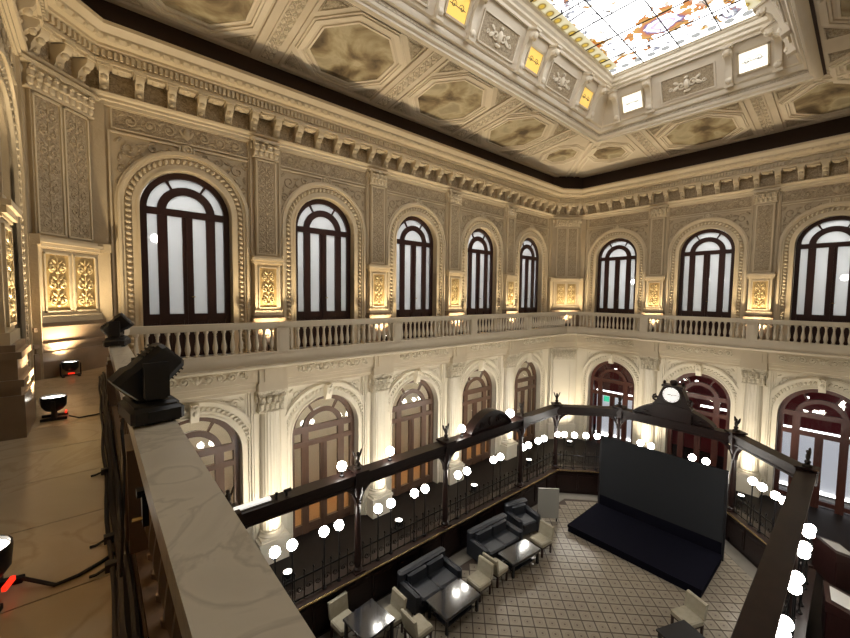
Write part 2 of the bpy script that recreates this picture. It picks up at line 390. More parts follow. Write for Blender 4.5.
UW = {}; LW = {}
SIDES = {0: ('left', 5, S1), 2: ('far', 3, S2), 6: ('near', 3, S2)}
SIDE_TXT = {0: 'long left wall', 2: 'far wall', 6: 'near wall'}
for i, (nm, nb, st) in SIDES.items():
    a, b, ln, th, t, n = side(i)
    m = MB()
    for k in range(nb): bay_faces(m, k * st, (k + 1) * st, (k + .5) * st, WR + .02, WS, GZ, Z_CEIL, GZ, 0.42)
    UW[i] = obj('wall_%s_upper' % nm, m, 'gold_stucco', None, (a.x, a.y, 0), (0, 0, th), label='golden stucco upper wall with arched windows, the %s' % SIDE_TXT[i], cat='wall', kind='structure')
    m = MB()
    for k in range(nb): bay_faces(m, k * st, (k + 1) * st, (k + .5) * st, DR + .02, DS, 0, 6.0, 0, 0.45)
    LW[i] = obj('wall_%s_lower' % nm, m, 'cream', None, (a.x, a.y, 0), (0, 0, th), label='cream stucco ground floor wall with arched doorways, the %s' % SIDE_TXT[i], cat='wall', kind='structure')
for i, nm in ((1, 'far_corner'), (3, 'right_far_corner'), (4, 'right'), (5, 'right_near_corner'), (7, 'near_corner')):
    a, b, ln, th, t, n = side(i)
    UW[i] = obj('wall_%s_upper' % nm, MB().box(0, ln, 0, .1, GZ, Z_CEIL), 'gold_stucco', None, (a.x, a.y, 0), (0, 0, th), label='golden stucco upper wall of the %s' % nm.replace('_', ' '), cat='wall', kind='structure')
    LW[i] = obj('wall_%s_lower' % nm, MB().box(0, ln, 0, .1, 0, 6.0), 'cream', None, (a.x, a.y, 0), (0, 0, th), label='cream stucco ground floor wall of the %s' % nm.replace('_', ' '), cat='wall', kind='structure')

# dark strip between cornice and ceiling, the cornice's shade put into its colour
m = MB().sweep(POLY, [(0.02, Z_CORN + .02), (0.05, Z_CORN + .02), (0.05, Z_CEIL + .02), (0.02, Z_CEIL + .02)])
obj('trim_1', m, 'shade_band', label='dark brown strip of painted shade between the cornice and the ceiling', cat='trim', kind='structure')

# cornice
prof = [(0, 13.06), (.42, 13.06), (.42, 13.12), (.38, 13.14), (.38, 13.34), (.49, 13.36), (.49, 13.42), (.60, 13.45), (.66, 13.53), (.66, 13.58), (.74, 13.66), (.78, 13.70), (.78, 13.78), (.70, 13.80), (0, 13.82)]
corn = obj('trim_2', MB().sweep(POLY, prof), 'gold_light', label='deep golden cornice with brackets and dentils under the ceiling', cat='cornice', kind='structure')
obj('architrave', MB().sweep(POLY, [(0, 12.28), (.07, 12.28), (.07, 12.36), (.11, 12.38), (.11, 12.44), (.17, 12.47), (.19, 12.52), (0, 12.54)]), 'gold_light', corn)
obj('bracket_ledge', MB().sweep(POLY, [(0, 12.54), (.05, 12.54), (.05, 12.60), (.03, 12.62), (.03, 13.06)]), 'gold_carved', corn)
dent = MB(); egg = MB()
for i in (0, 1, 2, 6, 7):
    a, b, ln, th, t, n = side(i); o = offset_poly(.38); p0, p1 = o[i], o[(i + 1) % 8]; k = int((p1 - p0).length / .105)
    R = Matrix.Rotation(th, 3, 'Z')
    for j in range(k):
        c = p0.lerp(p1, (j + .5) / k); B = MB().box(-.03, .03, -.075, 0.0, 13.17, 13.32)
        dent.add([R @ Vector(v) + Vector((c.x, c.y, 0)) for v in B.v], B.f)
    o = offset_poly(.62); p0, p1 = o[i], o[(i + 1) % 8]; k = int((p1 - p0).length / .2)
    for j in range(k):
        c = p0.lerp(p1, (j + .5) / k); egg.ell((c.x, c.y, 13.50), .06, .06, .05, 5, 4)
obj('dentil_band', dent, 'gold_light', corn, kind='stuff'); obj('egg_band', egg, 'gold_light', corn, kind='stuff')
def modillion():
    m = MB()
    m.prism_x([(0, 12.56), (-.10, 12.56), (-.15, 12.62), (-.17, 12.72), (-.24, 12.80), (-.34, 12.86), (-.38, 12.94), (-.38, 13.0), (0, 13.0)], -.085, .085)
    m.box(-.115, .115, -.41, 0, 13.0, 13.06)
    m.ell((0, -.27, 12.80), .075, .07, .075, 7, 5); m.ell((0, -.16, 12.62), .06, .05, .05, 6, 4)
    return m.mesh('modillion')
def soffit_rosette():
    m = MB(); m.box(-.17, .17, -.36, -.08, 13.0, 13.05); m.ell((0, -.22, 13.0), .1, .1, .05, 8, 4); return m.mesh('soffit_block')
MOD = modillion(); SOF = soffit_rosette()
for i in (0, 1, 2, 6, 7):
    a, b, ln, th, t, n = side(i); per = 6
    k = {0: 30, 2: 18, 6: 18, 1: 3, 7: 3}[i]; st = ln / k
    for j in range(k):
        p = a + t * (st * (j + .5)); obj('modillion', MOD, 'gold_light', corn, (p.x, p.y, 0), (0, 0, th))
        if j < k - 1:
            p = a + t * (st * (j + 1)); obj('soffit_block', SOF, 'gold_light', corn, (p.x, p.y, 0), (0, 0, th))

# lower entablature / gallery edge
prof = [(0, 5.20), (.36, 5.20), (.36, 5.28), (.41, 5.31), (.41, 5.42), (.47, 5.44), (.47, 5.50), (.52, 5.52), (.52, 5.96), (.62, 5.98), (.70, 6.00), (1.32, 6.02), (1.41, 6.05), (1.45, 6.09), (1.45, 6.12), (1.34, 6.14), (1.10, 6.15), (1.10, 6.28)]
ent = obj('trim_3', MB().sweep(POLY, prof), 'stone', label='cream entablature carrying the gallery edge above the columns', cat='entablature', kind='structure')

# gallery floors
off = offset_poly(1.10)
for i, nm in ((0, 'left'), (1, 'far_corner'), (2, 'far'), (4, 'right'), (7, 'near_corner')):
    a, b = Vector(POLY[i]), Vector(POLY[(i + 1) % 8]); c, d = off[(i + 1) % 8], off[i]
    m = MB().prism_z([(a.x, a.y), (d.x, d.y), (c.x, c.y), (b.x, b.y)], GZ - .12, GZ)
    obj('floor_gallery_%s' % nm, m, 'gal_floor', label='tan marble gallery walkway of the %s side' % nm.replace('_', ' '), cat='floor', kind='structure')
gf = obj('floor_gallery_near', MB().box(XN, .12, -.9, 10.4, GZ - .14, GZ - .03), 'grout', label='tan marble gallery walkway beside the veined marble rail', cat='floor', kind='structure')
gw = (.115 - XN) / 1
for k in range(12):
    y0 = -.85 + k * .94
    me = cached('paving', lambda: MB().box(0, gw - .012, 0, .932, -.03, 0).mesh('paving_slab'))
    obj('paving_slab', me, 'gal_floor', gf, (XN + .004, y0, GZ))

# ------------------------------------------------------------------ upper wall decoration
def archivolt_mesh(r, zs, z0, w1=.14, w2=.16, w3=.13):
    m = MB()
    m.arch_band(r, r + .05, zs, z0, -.05, .05); m.arch_band(r + .05, r + .05 + .10, zs, z0, -.02, .05)
    m.arch_band(r + .30, r + .36, zs, z0, -.05, .05); m.arch_band(r + .36, r + .42, zs, z0, -.09, .05); m.arch_band(r + .42, r + .47, zs, z0, -.05, .05)
    return m.mesh('archivolt')
def bead_mesh(r, zs, z0, rb=.055, pitch=.135):
    m = MB(); n = int(PI * r / pitch)
    for i in range(n + 1):
        a = PI * i / n; m.ell((r * math.cos(a), -.02, zs + r * math.sin(a)), rb * .75, rb, rb * 1.25, 6, 4, leafrot(-(a) + PI / 2 + .5))
    k = int((zs - z0) / pitch)
    for j in range(1, k):
        for sg in (-1, 1): m.ell((sg * r, -.02, zs - j * pitch), rb * 1.2, rb, rb * .75, 6, 4, leafrot(.4))
    return m.mesh('bead_band')
ARCH_U = archivolt_mesh(WR + .02, WS, GZ); BEAD_U = bead_mesh(WR + .24, WS, GZ)
ARCH_L = archivolt_mesh(DR + .02, DS, 0); BEAD_L = bead_mesh(DR + .24, DS, 0.3)
def spandrel_frame():
    m = MB(); u = 1.56; zt = 11.74; t_ = .035
    for sg in (-1, 1):
        m.box(sg * u - t_ / 2, sg * u + t_ / 2, -.045, .02, GZ, zt)
        x0, x1 = sorted((sg * .16, sg * u)); m.box(x0, x1, -.045, .02, zt - t_, zt)
        m.box(sg * .16 - t_ / 2, sg * .16 + t_ / 2, -.045, .02, 11.58, zt)
    return m.mesh('spandrel_frame')
SPF = spandrel_frame()
def medallion():
    m = MB(); R = Matrix.Rotation(PI / 2, 3, 'X')
    B = MB().lathe([(.12, 0), (.12, .04), (.09, .06), (.06, .03), (.03, .03), (.0, .06)], 14)
    m.add([R @ Vector(v) for v in B.v], B.f); return m.mesh('medallion')
MED = medallion()
SPR = {sg: spandrel_relief(sg) for sg in (-1, 1)}
RIN = rinceau(2.7, .38)
def frieze_frame():
    m = MB(); u = 1.50
    for z in (11.80, 12.25): m.box(-u, u, -.04, .02, z, z + .03)
    for sg in (-1, 1): m.box(sg * u - .015, sg * u + .015, -.04, .02, 11.80, 12.28)
    return m.mesh('frieze_frame')
FRF = frieze_frame()
GROUND = MB().box(-1.48, 1.48, -.012, .01, 11.83, 12.25).mesh('frieze_ground')

def pilaster_parts(wid):
    k = wid / .62; P = {}
    m = MB()                                            # pedestal with stepped base
    m.box(-.47 * k, .47 * k, -.34, 0, GZ, GZ + .5); m.box(-.44 * k, .44 * k, -.31, 0, GZ + .5, 6.9)
    m.box(-.47 * k, .47 * k, -.34, 0, 6.9, 6.98); m.box(-.43 * k, .43 * k, -.29, 0, 6.98, 7.22)
    m.box(-.46 * k, .46 * k, -.33, 0, 7.22, 7.30); m.box(-.43 * k, .43 * k, -.28, 0, 7.30, 7.38)
    P['plinth'] = m.mesh('plinth'); m = MB(); m.box(-.40 * k, .40 * k, -.24, 0, 7.38, 7.52)
    m.box(-.36 * k, .36 * k, -.20, 0, 7.52, 8.84)
    m.box(-.39 * k, .39 * k, -.23, 0, 8.84, 8.88); m.box(-.42 * k, .42 * k, -.27, 0, 8.88, 8.96); m.box(-.45 * k, .45 * k, -.31, 0, 8.96, 9.03); m.box(-.40 * k, .40 * k, -.24, 0, 9.03, 9.09)
    P['pedestal'] = m.mesh('pedestal')
    m = MB()                                            # shaft with raised frame
    m.box(-.46 * k, .46 * k, -.06, 0, 9.09, 12.28); m.box(-.31 * k, .31 * k, -.14, 0, 9.09, 11.88)
    for sg in (-1, 1): m.box(sg * .40 * k - .02, sg * .40 * k + .02, -.10, 0, 9.09, 11.86)
    P['shaft'] = m.mesh('pilaster_shaft')
    P['capital'] = capital_mesh(.84 * k, .52, .20, int(5 * k + .5))
    return P
def frame_mesh(w_, h, t_=.035, dep=.03):
    m = MB(); m.box(-w_ / 2, w_ / 2, -dep, .01, 0, t_); m.box(-w_ / 2, w_ / 2, -dep, .01, h - t_, h)
    for sg in (-1, 1): x = sg * (w_ - t_) / 2; m.box(x - t_ / 2, x + t_ / 2, -dep, .01, 0, h)
    return m.mesh('raised_frame')
PP = pilaster_parts(.62); PW = pilaster_parts(1.22)
CAN_S = candelabra(.36, 2.5, .014); CAN_D = candelabra(.36, 1.0, .022)
FR_S = frame_mesh(.56, 2.68); FR_D = frame_mesh(.54, 1.20)
GR_S = MB().box(-.22, .22, -.006, .01, 0, 2.6).mesh('panel_ground'); GR_D = MB().box(-.24, .24, -.006, .01, 0, 1.12).mesh('panel_ground')
def pilaster(parent, u, wide=False):
    P = PW if wide else PP
    p = obj('pilaster', P['shaft'], 'gold_stucco', parent, (u, 0, 0))
    obj('pedestal', P['pedestal'], 'gold_light', p); obj('plinth', P['plinth'], 'plinth_stone', p); obj('capital', P['capital'], 'gold_light', p, (0, -.02, 11.86))
    for x in ((-.30, .30) if wide else (0,)):
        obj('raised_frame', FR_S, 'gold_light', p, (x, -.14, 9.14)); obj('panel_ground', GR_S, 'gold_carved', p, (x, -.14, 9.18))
        obj('scroll_relief', CAN_S, 'gold_stucco', p, (x, -.146, 9.22))
        obj('raised_frame', FR_D, 'gold_light', p, (x, -.20, 7.58)); obj('panel_ground', GR_D, 'gilt_ground', p, (x, -.20, 7.62)); obj('gilded_relief', CAN_D, 'gilt', p, (x, -.206, 7.68))
    return p
for i, (nm, nb, st) in SIDES.items():
    W_ = UW[i]
    for k in range(nb):
        uc = (k + .5) * st
        av = obj('archivolt', ARCH_U, 'gold_light', W_, (uc, 0, 0)); obj('bead_band', BEAD_U, 'gold_light', av, kind='stuff')
        obj('spandrel_frame', SPF, 'gold_light', W_, (uc, 0, 0)); obj('medallion', MED, 'gold_light', W_, (uc, 0, 11.67))
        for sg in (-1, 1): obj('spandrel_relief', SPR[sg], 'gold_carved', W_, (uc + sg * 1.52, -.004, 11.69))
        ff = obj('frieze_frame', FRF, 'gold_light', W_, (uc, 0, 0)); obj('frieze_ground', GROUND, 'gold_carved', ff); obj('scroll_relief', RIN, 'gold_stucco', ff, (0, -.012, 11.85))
    for k in range(1, nb): pilaster(W_, k * st)
    for u in (.16, nb * st - .16):
        m = cached('edge_strip', lambda: MB().box(-.14, .14, -.08, 0, 9.09, 12.28).box(-.16, .16, -.2, 0, GZ, 9.03).box(-.18, .18, -.24, 0, 8.9, 9.09).mesh('edge_strip'))
        obj('edge_strip', m, 'gold_stucco', W_, (u, 0, 0))
for i in (1, 7, 3, 5):
    pilaster(UW[i], side(i)[2] / 2, True)

# ------------------------------------------------------------------ lower wall decoration
def flute(a): return 1 - .05 * (0.5 + 0.5 * math.cos(a * 20))
COLM = MB().lathe([(.30, .95), (.30, 1.2), (.295, 2.4), (.27, 4.55)], 80, (0, -.16, 0), rad=flute).mesh('column_shaft')
COLB = MB().box(-.42, .42, -.52, 0, 0, .62).box(-.45, .45, -.55, 0, .62, .70).box(-.38, .38, -.5, 0, .70, .78).lathe([(.37, .78), (.38, .82), (.36, .86), (.32, .89), (.34, .93), (.33, .95)], 24, (0, -.16, 0)).mesh('column_base')
PIER = MB().box(-.50, .50, -.12, 0, 0, 5.2).box(-.56, -.50, -.06, 0, 0, 5.2).box(.50, .56, -.06, 0, 0, 5.2).box(-.44, -.34, -.15, 0, .9, 4.5).box(.34, .44, -.15, 0, .9, 4.5).mesh('pier')
CAPL = capital_mesh(.86, .68, .42, 5)
RESS = MB().box(-.42, .42, -.56, -.3, 5.22, 5.44).box(-.40, .40, -.58, -.3, 5.44, 5.94).box(-.26, .26, -.62, -.3, 5.5, 5.94).box(-.44, .44, -.64, -.3, 5.90, 5.99).mesh('entablature_block')
FRL = rinceau(2.5, .32, .03)
KEY = MB().prism_x([(0, 4.55), (-.14, 4.55), (-.20, 4.70), (-.26, 4.85), (-.28, 5.05), (0, 5.05)], -.10, .10).ell((0, -.22, 4.82), .08, .08, .1, 7, 5).spiral(0, 4.98, .09, 1.1, 1, 0, .03, -.27).mesh('keystone')
SPL = {sg: (lambda s: (lambda mm: mm)(MB()))(sg) for sg in (-1, 1)}
for sg in (-1, 1):
    m = MB(); th_ = .016
    m.spiral(-sg * .28, -.24, .16, 1.3, sg, .3, th_); m.spiral(-sg * .12, -.62, .09, 1.1, sg, 2, th_); m.spiral(-sg * .64, -.12, .09, 1.1, -sg, 1, th_)
    for (x, z, a) in ((.10, -.10, .8), (.45, -.14, .2), (.45, -.3, -.5), (.12, -.42, 1.4)): m.ell((-sg * x, -th_ * .5, z), .09, th_, .035, 6, 4, leafrot(sg * a))
    SPL[sg] = m.mesh('spandrel_relief')
def spl_frame():
    m = MB(); u = 1.32; zt = 5.12
    for sg in (-1, 1):
        m.box(sg * u - .015, sg * u + .015, -.035, .02, 3.6, zt); x0, x1 = sorted((sg * .2, sg * u)); m.box(x0, x1, -.035, .02, zt - .03, zt)
    return m.mesh('spandrel_frame')
SLF = spl_frame()
for i, (nm, nb, st) in SIDES.items():
    W_ = LW[i]
    for k in range(nb):
        uc = (k + .5) * st
        av = obj('archivolt', ARCH_L, 'cream', W_, (uc, 0, 0)); obj('bead_band', BEAD_L, 'cream', av, kind='stuff')
        obj('keystone', KEY, 'cream', W_, (uc, 0, 0)); obj('spandrel_frame', SLF, 'cream', W_, (uc, 0, 0))
        for sg in (-1, 1): obj('spandrel_relief', SPL[sg], 'cream_carved', W_, (uc + sg * 1.30, -.004, 5.08))
        a, b, ln, th, t, n = side(i); p = a + t * uc + n * .52
        obj('scroll_relief', FRL, 'cream_carved', ent, (p.x, p.y, 5.59), (0, 0, th))
    for k in range(nb + 1):
        u = k * st; u = min(max(u, .14), nb * st - .14)
        if k in (0, nb): continue
        c = obj('column', PIER, 'cream', W_, (u, 0, 0)); obj('column_shaft', COLM, 'cream', c); obj('column_base', COLB, 'cream', c); obj('capital', CAPL, 'cream_carved', c, (0, -.06, 4.54))
        a, b, ln, th, t, n = side(i); p = a + t * u
        obj('entablature_block', RESS, 'stone', ent, (p.x, p.y, 0), (0, 0, th))
PIERW = MB().box(-.72, .72, -.16, 0, 0, 5.2).box(-.60, -.36, -.22, 0, .9, 4.54).box(.36, .60, -.22, 0, .9, 4.54).box(-.78, .78, -.26, 0, 0, .85).mesh('pier')
CAPW = capital_mesh(1.46, .66, .28, 8)
for i in (1, 7, 3, 5):
    u = side(i)[2] / 2; c = obj('column', PIERW, 'cream', LW[i], (u, 0, 0)); obj('capital', CAPW, 'cream_carved', c, (0, -.06, 4.54))

# ------------------------------------------------------------------ windows and doors
def window_parts(r, zs, z0, transoms, zp, mull=.44, side_in=.66, fr=.14, cen=.12, ring=(.46, .66), thick=.09):
    P = {}; y0, y1 = 0.0, thick; k = r / 1.01
    fr *= k; mull *= k; side_in *= k; cen *= k; r0, r1 = ring[0] * k, ring[1] * k; ri = r - fr
    m = MB().arch_band(ri, r, zs, z0, y0 - .03, y1 + .04); zt = zs + .04
    P['frame'] = m.mesh('frame')
    bars = []
    for (za, zb) in transoms: bars.append(MB().box(-ri, ri, y0 - .025, y1, za, zb).mesh('transom'))
    P['transoms'] = bars
    ztop = transoms[0][1]; zlow = transoms[-1][0]
    m = MB(); n = 20; a_ = math.asin(min(.9, (ztop - zs) / r1))
    P['arch_bar'] = MB().sector(r0, r1, a_, PI - a_, zs, y0 - .01, y1, 20).mesh('arch_bar')
    P['glazing_bars'] = []
    for a in (PI / 3, 2 * PI / 3): P['glazing_bars'].append(MB().sector(r1, ri, a - .035, a + .035, zs, y0, y1, 2).mesh('glazing_bar'))
    yp0, yp1 = y0 + .04, y0 + .05
    panes = []
    for (a0, a1) in ((a_ * .9, PI / 3), (PI / 3, 2 * PI / 3), (2 * PI / 3, PI - a_ * .9)): panes.append(MB().sector(r1 - .01, ri + .01, a0, a1, zs, yp0, yp1, 8).mesh('pane'))
    panes.append(MB().prism([(r0 * 1.02 * math.cos(PI * i / 16), max(zs + r0 * 1.02 * math.sin(PI * i / 16), ztop - .01)) for i in range(17)], yp0, yp1).mesh('pane'))
    P['mullions'] = [MB().box(sg * (mull + side_in) / 2 - (side_in - mull) / 2, sg * (mull + side_in) / 2 + (side_in - mull) / 2, y0 - .015, y1, z0, ztop).mesh('mullion') for sg in (-1, 1)]
    P['stile'] = MB().box(-cen, cen, y0 - .015, y1, z0, zlow).box(-.03, .03, y0 - .04, y1, z0, zlow).mesh('centre_stile')
    P['rail'] = MB().box(-ri, ri, y0 - .012, y1, zp - .16, zp).mesh('bottom_rail')
    cols = [(-ri, -side_in), (-mull, -cen), (cen, mull), (side_in, ri)]
    P['panels'] = []
    if zp - .2 > z0 + .1:
        for (x0, x1) in cols: P['panels'].append(MB().box(x0, x1, y0 + .02, y1 - .02, z0, zp - .15).box(x0 + .04, x1 - .04, y0 + .005, y1 - .02, z0 + .12, zp - .24).mesh('wood_panel'))
    for (x0, x1) in cols: panes.append(MB().box(x0 - .005, x1 + .005, yp0, yp1, zp - .005, zlow + .005).mesh('pane'))
    for (ta, tb) in zip(transoms, transoms[1:]):
        for (x0, x1) in ((-ri, -side_in), (-mull, mull), (side_in, ri)): panes.append(MB().box(x0 - .005, x1 + .005, yp0, yp1, tb[1] - .005, ta[0] + .005).mesh('pane'))
    P['panes'] = panes
    P['handle'] = MB().tube([(.06, y0 - .02, 0), (.06, y0 - .06, 0), (.14, y0 - .06, 0)], .012, 6).mesh('handle')
    return P
def build_window(name, P, wood, gl, loc, th, label, hz, copy_mat=None):
    w_ = obj(name, P['frame'].copy() if P['frame'].materials and P['frame'].materials[0] != M[wood] else P['frame'], wood, None, loc, (0, 0, th), label=label, cat='window' if name.startswith('window') else 'door', kind='structure')
    for key, nm in (('transoms', 'transom'), ('glazing_bars', 'glazing_bar'), ('mullions', 'mullion'), ('panels', 'wood_panel')):
        for me in P[key]: obj(nm, me, wood, w_)
    obj('arch_bar', P['arch_bar'], wood, w_); obj('centre_stile', P['stile'], wood, w_); obj('bottom_rail', P['rail'], wood, w_)
    obj('handle', P['handle'], 'brass', w_, (0, 0, hz))
    for me in P['panes']: obj('pane', me, gl, w_)
    return w_
WP = window_parts(WR, WS, GZ, [(9.98, 10.16)], 7.45)
LPa = window_parts(DR, DS, 0, [(3.44, 3.64), (2.98, 3.14)], .32, mull=.46, side_in=.66, fr=.13, cen=.10, ring=(.50, .64))
LPb = window_parts(DR, DS, 0, [(3.44, 3.64), (2.72, 2.90)], .30, mull=.46, side_in=.66, fr=.13, cen=.10, ring=(.50, .64))
ORD = ['first', 'second', 'third', 'fourth', 'fifth']
wn = dn = 0
for i, (nm, nb, st) in SIDES.items():
    a, b, ln, th, t, n = side(i)
    for k in range(nb):
        p = a + t * (k + .5) * st - n * .22
        wn += 1
        txt = {0: '%s arched mahogany window from the left on the long wall' % ORD[k], 2: '%s arched mahogany window from the far corner on the far wall' % ORD[k], 6: '%s arched mahogany window from the camera along the near wall' % ORD[k]}[i]
        build_window('window_%d' % wn, WP, 'mahogany', 'frost' if i != 6 else 'glass', (p.x, p.y, 0), th, txt, 7.9)
        p = a + t * (k + .5) * st - n * .24
        dn += 1
        txt = {0: '%s glazed brown door from the left under the long gallery' % ORD[k], 2: '%s red-brown glazed door from the far corner under the far gallery' % ORD[k], 6: '%s glazed door under the near gallery' % ORD[k]}[i]
        build_window('door_%d' % dn, LPb if i == 2 else LPa, 'door_red' if i == 2 else 'door_wood', 'glass', (p.x, p.y, 0), th, txt, 1.1)

# ------------------------------------------------------------------ rooms behind the openings
def room(name, x0, x1, y0, y1, z0, z1, m, fl, openside, label):
    # five inner faces of a room, open towards the hall
    mb = MB()
    F = {'x0': [(x0, y0, z0), (x0, y1, z0), (x0, y1, z1), (x0, y0, z1)], 'x1': [(x1, y0, z0), (x1, y1, z0), (x1, y1, z1), (x1, y0, z1)],
         'y0': [(x0, y0, z0), (x1, y0, z0), (x1, y0, z1), (x0, y0, z1)], 'y1': [(x0, y1, z0), (x1, y1, z0), (x1, y1, z1), (x0, y1, z1)], 'z1': [(x0, y0, z1), (x1, y0, z1), (x1, y1, z1), (x0, y1, z1)]}
    for k, q in F.items():
        if k != openside: mb.add(q, [(0, 1, 2, 3)])
    o = obj('wall_%s' % name, mb, m, label=label, cat='wall', kind='structure')
    obj('floor_%s' % name, MB().box(x0, x1, y0, y1, z0 - .05, z0), fl, label='floor of the %s' % name.replace('_', ' '), cat='floor', kind='structure')
    return o
room('upper_left_room', -1, 20.4, YL + .42, 15.2, GZ, 11.9, 'white_wall', 'white_wall', 'y0', 'pale walls of the rooms seen through the upper windows of the long wall')
room('upper_far_room', XF + .42, 24.2, -1.2, 11.0, GZ, 11.9, 'white_wall', 'white_wall', 'x0', 'pale walls of the rooms seen through the upper windows of the far wall')
room('lower_left_corridor', -1, 20.4, YL + .45, 15.0, 0, 5.3, 'cream_wall', 'parquet', 'y0', 'cream walls of the corridor seen through the brown doors')
room('lower_far_corridor', XF + .45, 24.0, -1.2, 11.0, 0, 5.3, 'red_cloth', 'aisle', 'x0', 'red walls of the corridor seen through the far doors')
for k in range(5):
    uc = (k + .5) * S1
    c = obj('ceiling_lamp', cached('clamp', lambda: MB().box(-.8, .8, -.6, .6, -.06, 0).mesh('ceiling_lamp')), 'lamp_panel', None, (uc, 13.6, 11.86), label='square ceiling lamp in the room behind the %s upper window of the long wall' % ORD[k], cat='lamp', group='ceiling lamps behind the upper windows')
    obj('frame', cached('clampf', lambda: MB().box(-.86, .86, -.66, .66, -.03, .03).mesh('frame')), 'black', c)
    p = thing('pendant_globe', 'globe pendant glowing behind the %s upper window of the long wall' % ORD[k], 'lamp', (uc - .55, 13.4, 9.55), group='pendants behind the upper windows')
    obj('globe', cached('pg', lambda: MB().ell((0, 0, 0), .12, .12, .12, 12, 8).mesh('globe')), 'white_globe', p); obj('cord', cached('pgc', lambda: MB().tube([(0, 0, .1), (0, 0, 2.3)], .012, 5).mesh('cord')), 'black', p)
    c = obj('corridor_lamp', cached('clamp2', lambda: MB().box(-.6, .6, -.4, .4, -.06, 0).mesh('corridor_lamp')), 'lamp_low', None, (uc, 13.3, 5.28), label='flat ceiling lamp in the corridor behind the %s brown door' % ORD[k], cat='lamp', group='corridor ceiling lamps')
for k in range(3):
    yc = 10.68 - (k + .5) * S2
    obj('ceiling_lamp', CACHE['clamp'], 'lamp_panel', None, (22.4, yc, 11.86), (0, 0, PI / 2), label='square ceiling lamp in the room behind the %s upper window of the far wall' % ORD[k], cat='lamp', group='ceiling lamps behind the upper windows')
    p = thing('pendant_globe', 'globe pendant glowing behind the %s upper window of the far wall' % ORD[k], 'lamp', (22.2, yc - .3, 8.9), group='pendants behind the upper windows')
    obj('globe', CACHE['pg'], 'white_globe', p); obj('cord', cached('pgc2', lambda: MB().tube([(0, 0, .1), (0, 0, 2.96)], .012, 5).mesh('cord')), 'black', p)
    for q in range(2):
        p = thing('spot_lamp', '%s red corridor spot lamp behind the %s far door' % (('left', 'right')[q], ORD[k]), 'lamp', (22.0 + .4 * q, yc - .5 + 1.0 * q, 4.35 - .4 * q), group='corridor spot lamps')
        obj('bulb', cached('sb', lambda: MB().ell((0, 0, 0), .07, .07, .05, 10, 6).mesh('bulb')), 'led', p); obj('rod', cached('sbr' + str(q), lambda: MB().tube([(0, 0, .04), (0, 0, .95 + .4 * q)], .01, 5).mesh('rod')), 'black', p)
for k, (y0, y1) in enumerate(((-.9, 2.3), (7.6, 10.2))):
    yc = (y0 + y1) / 2; hl = (y1 - y0) / 2
    t = thing('display_partition', 'white lit partition behind the %s far door' % ('rightmost', 'leftmost')[k], 'partition', (22.3, yc, 0))
    obj('panel', MB().box(0, .08, -hl, hl, .05, 2.65), 'glow_panel', t)
    obj('led_strip', MB().box(-.06, 0, -hl, hl, 2.58, 2.65), 'led', t); obj('led_strip', MB().box(-.06, 0, -hl, hl, .08, .15), 'led', t)
t = obj('led_tube', MB().box(0, .06, -.9, .5, 2.78, 2.86), 'led', None, (22.2, 4.6, 0), label='long white tube light behind the middle far door', cat='lamp')
obj('led_tube', MB().box(0, .06, -.25, .25, 2.78, 2.86), 'led', None, (22.2, 3.3, 0), label='short white tube light at the right edge of the middle far door', cat='lamp')
obj('exit_sign', MB().box(0, .05, -.14, .14, 2.2, 2.5), 'green', None, (21.6, 9.35, 0), label='small green sign behind the leftmost far door', cat='sign')

# ------------------------------------------------------------------ ceiling
LX0, LX1, LY0, LY1 = 2.22, 17.10, 1.45, 8.27      # lantern opening at its foot
Z_LAN = 15.0
sx = (Z_LAN - Z_CEIL)
m = MB()
out = [(XN, YR), (XF, YR), (XF, YL), (XN, YL)]; inn = [(LX0, LY0), (LX1, LY0), (LX1, LY1), (LX0, LY1)]
for k in range(4):
    a, b = out[k], out[(k + 1) % 4]; c, d = inn[(k + 1) % 4], inn[k]
    m.add([(*a, Z_CEIL), (*b, Z_CEIL), (*c, Z_LAN), (*d, Z_LAN)], [(0, 1, 2, 3)])
    m.add([(*a, Z_CEIL + .2), (*b, Z_CEIL + .2), (*c, Z_LAN + .2), (*d, Z_LAN + .2)], [(0, 1, 2, 3)])
CEIL = obj('ceiling', m, 'ceil', label='sloping plaster ceiling with octagonal painted coffers', cat='ceiling', kind='structure')
def octagon(r, c=.586):
    k = r * math.tan(PI / 8); return [(r, -k), (r, k), (k, r), (-k, r), (-r, k), (-r, -k), (-k, -r), (k, -r)]
def oct_ring(r0, r1, z0, z1):
    m = MB(); A, B = octagon(r0), octagon(r1); vs_ = []; fs = []
    for (p, q) in zip(A, B): vs_ += [(*p, z0), (*q, z0), (*q, z1), (*p, z1)]
    for i in range(8):
        j = (i + 1) % 8
        for e in range(4): fs.append((i * 4 + e, i * 4 + (e + 1) % 4, j * 4 + (e + 1) % 4, j * 4 + e))
    return m.add(vs_, fs)
def painting_mat(seed):
    m = mat('ceiling_painting_%d' % seed, (.4, .33, .2), .6); b = m.node_tree.nodes['Principled BSDF']
    tc = N(m, 'ShaderNodeTexCoord'); mp = N(m, 'ShaderNodeMapping'); mp.inputs['Location'].default_value = (seed * 3.7, seed * 1.3, 0); L(m, tc.outputs['Object'], mp.inputs['Vector'])
    n = N(m, 'ShaderNodeTexNoise', Scale=1.1, Detail=9.0, Distortion=.5); L(m, mp.outputs['Vector'], n.inputs['Vector'])
    r = ramp(m, [(.34, (.09, .062, .032)), (.44, (.24, .18, .10)), (.50, (.36, .295, .175)), (.58, (.50, .435, .29)), (.68, (.34, .29, .19))]); L(m, n.outputs['Fac'], r.inputs['Fac']); L(m, r.outputs['Color'], b.inputs['Base Color'])
    return m
PM = [painting_mat(s) for s in range(5)]
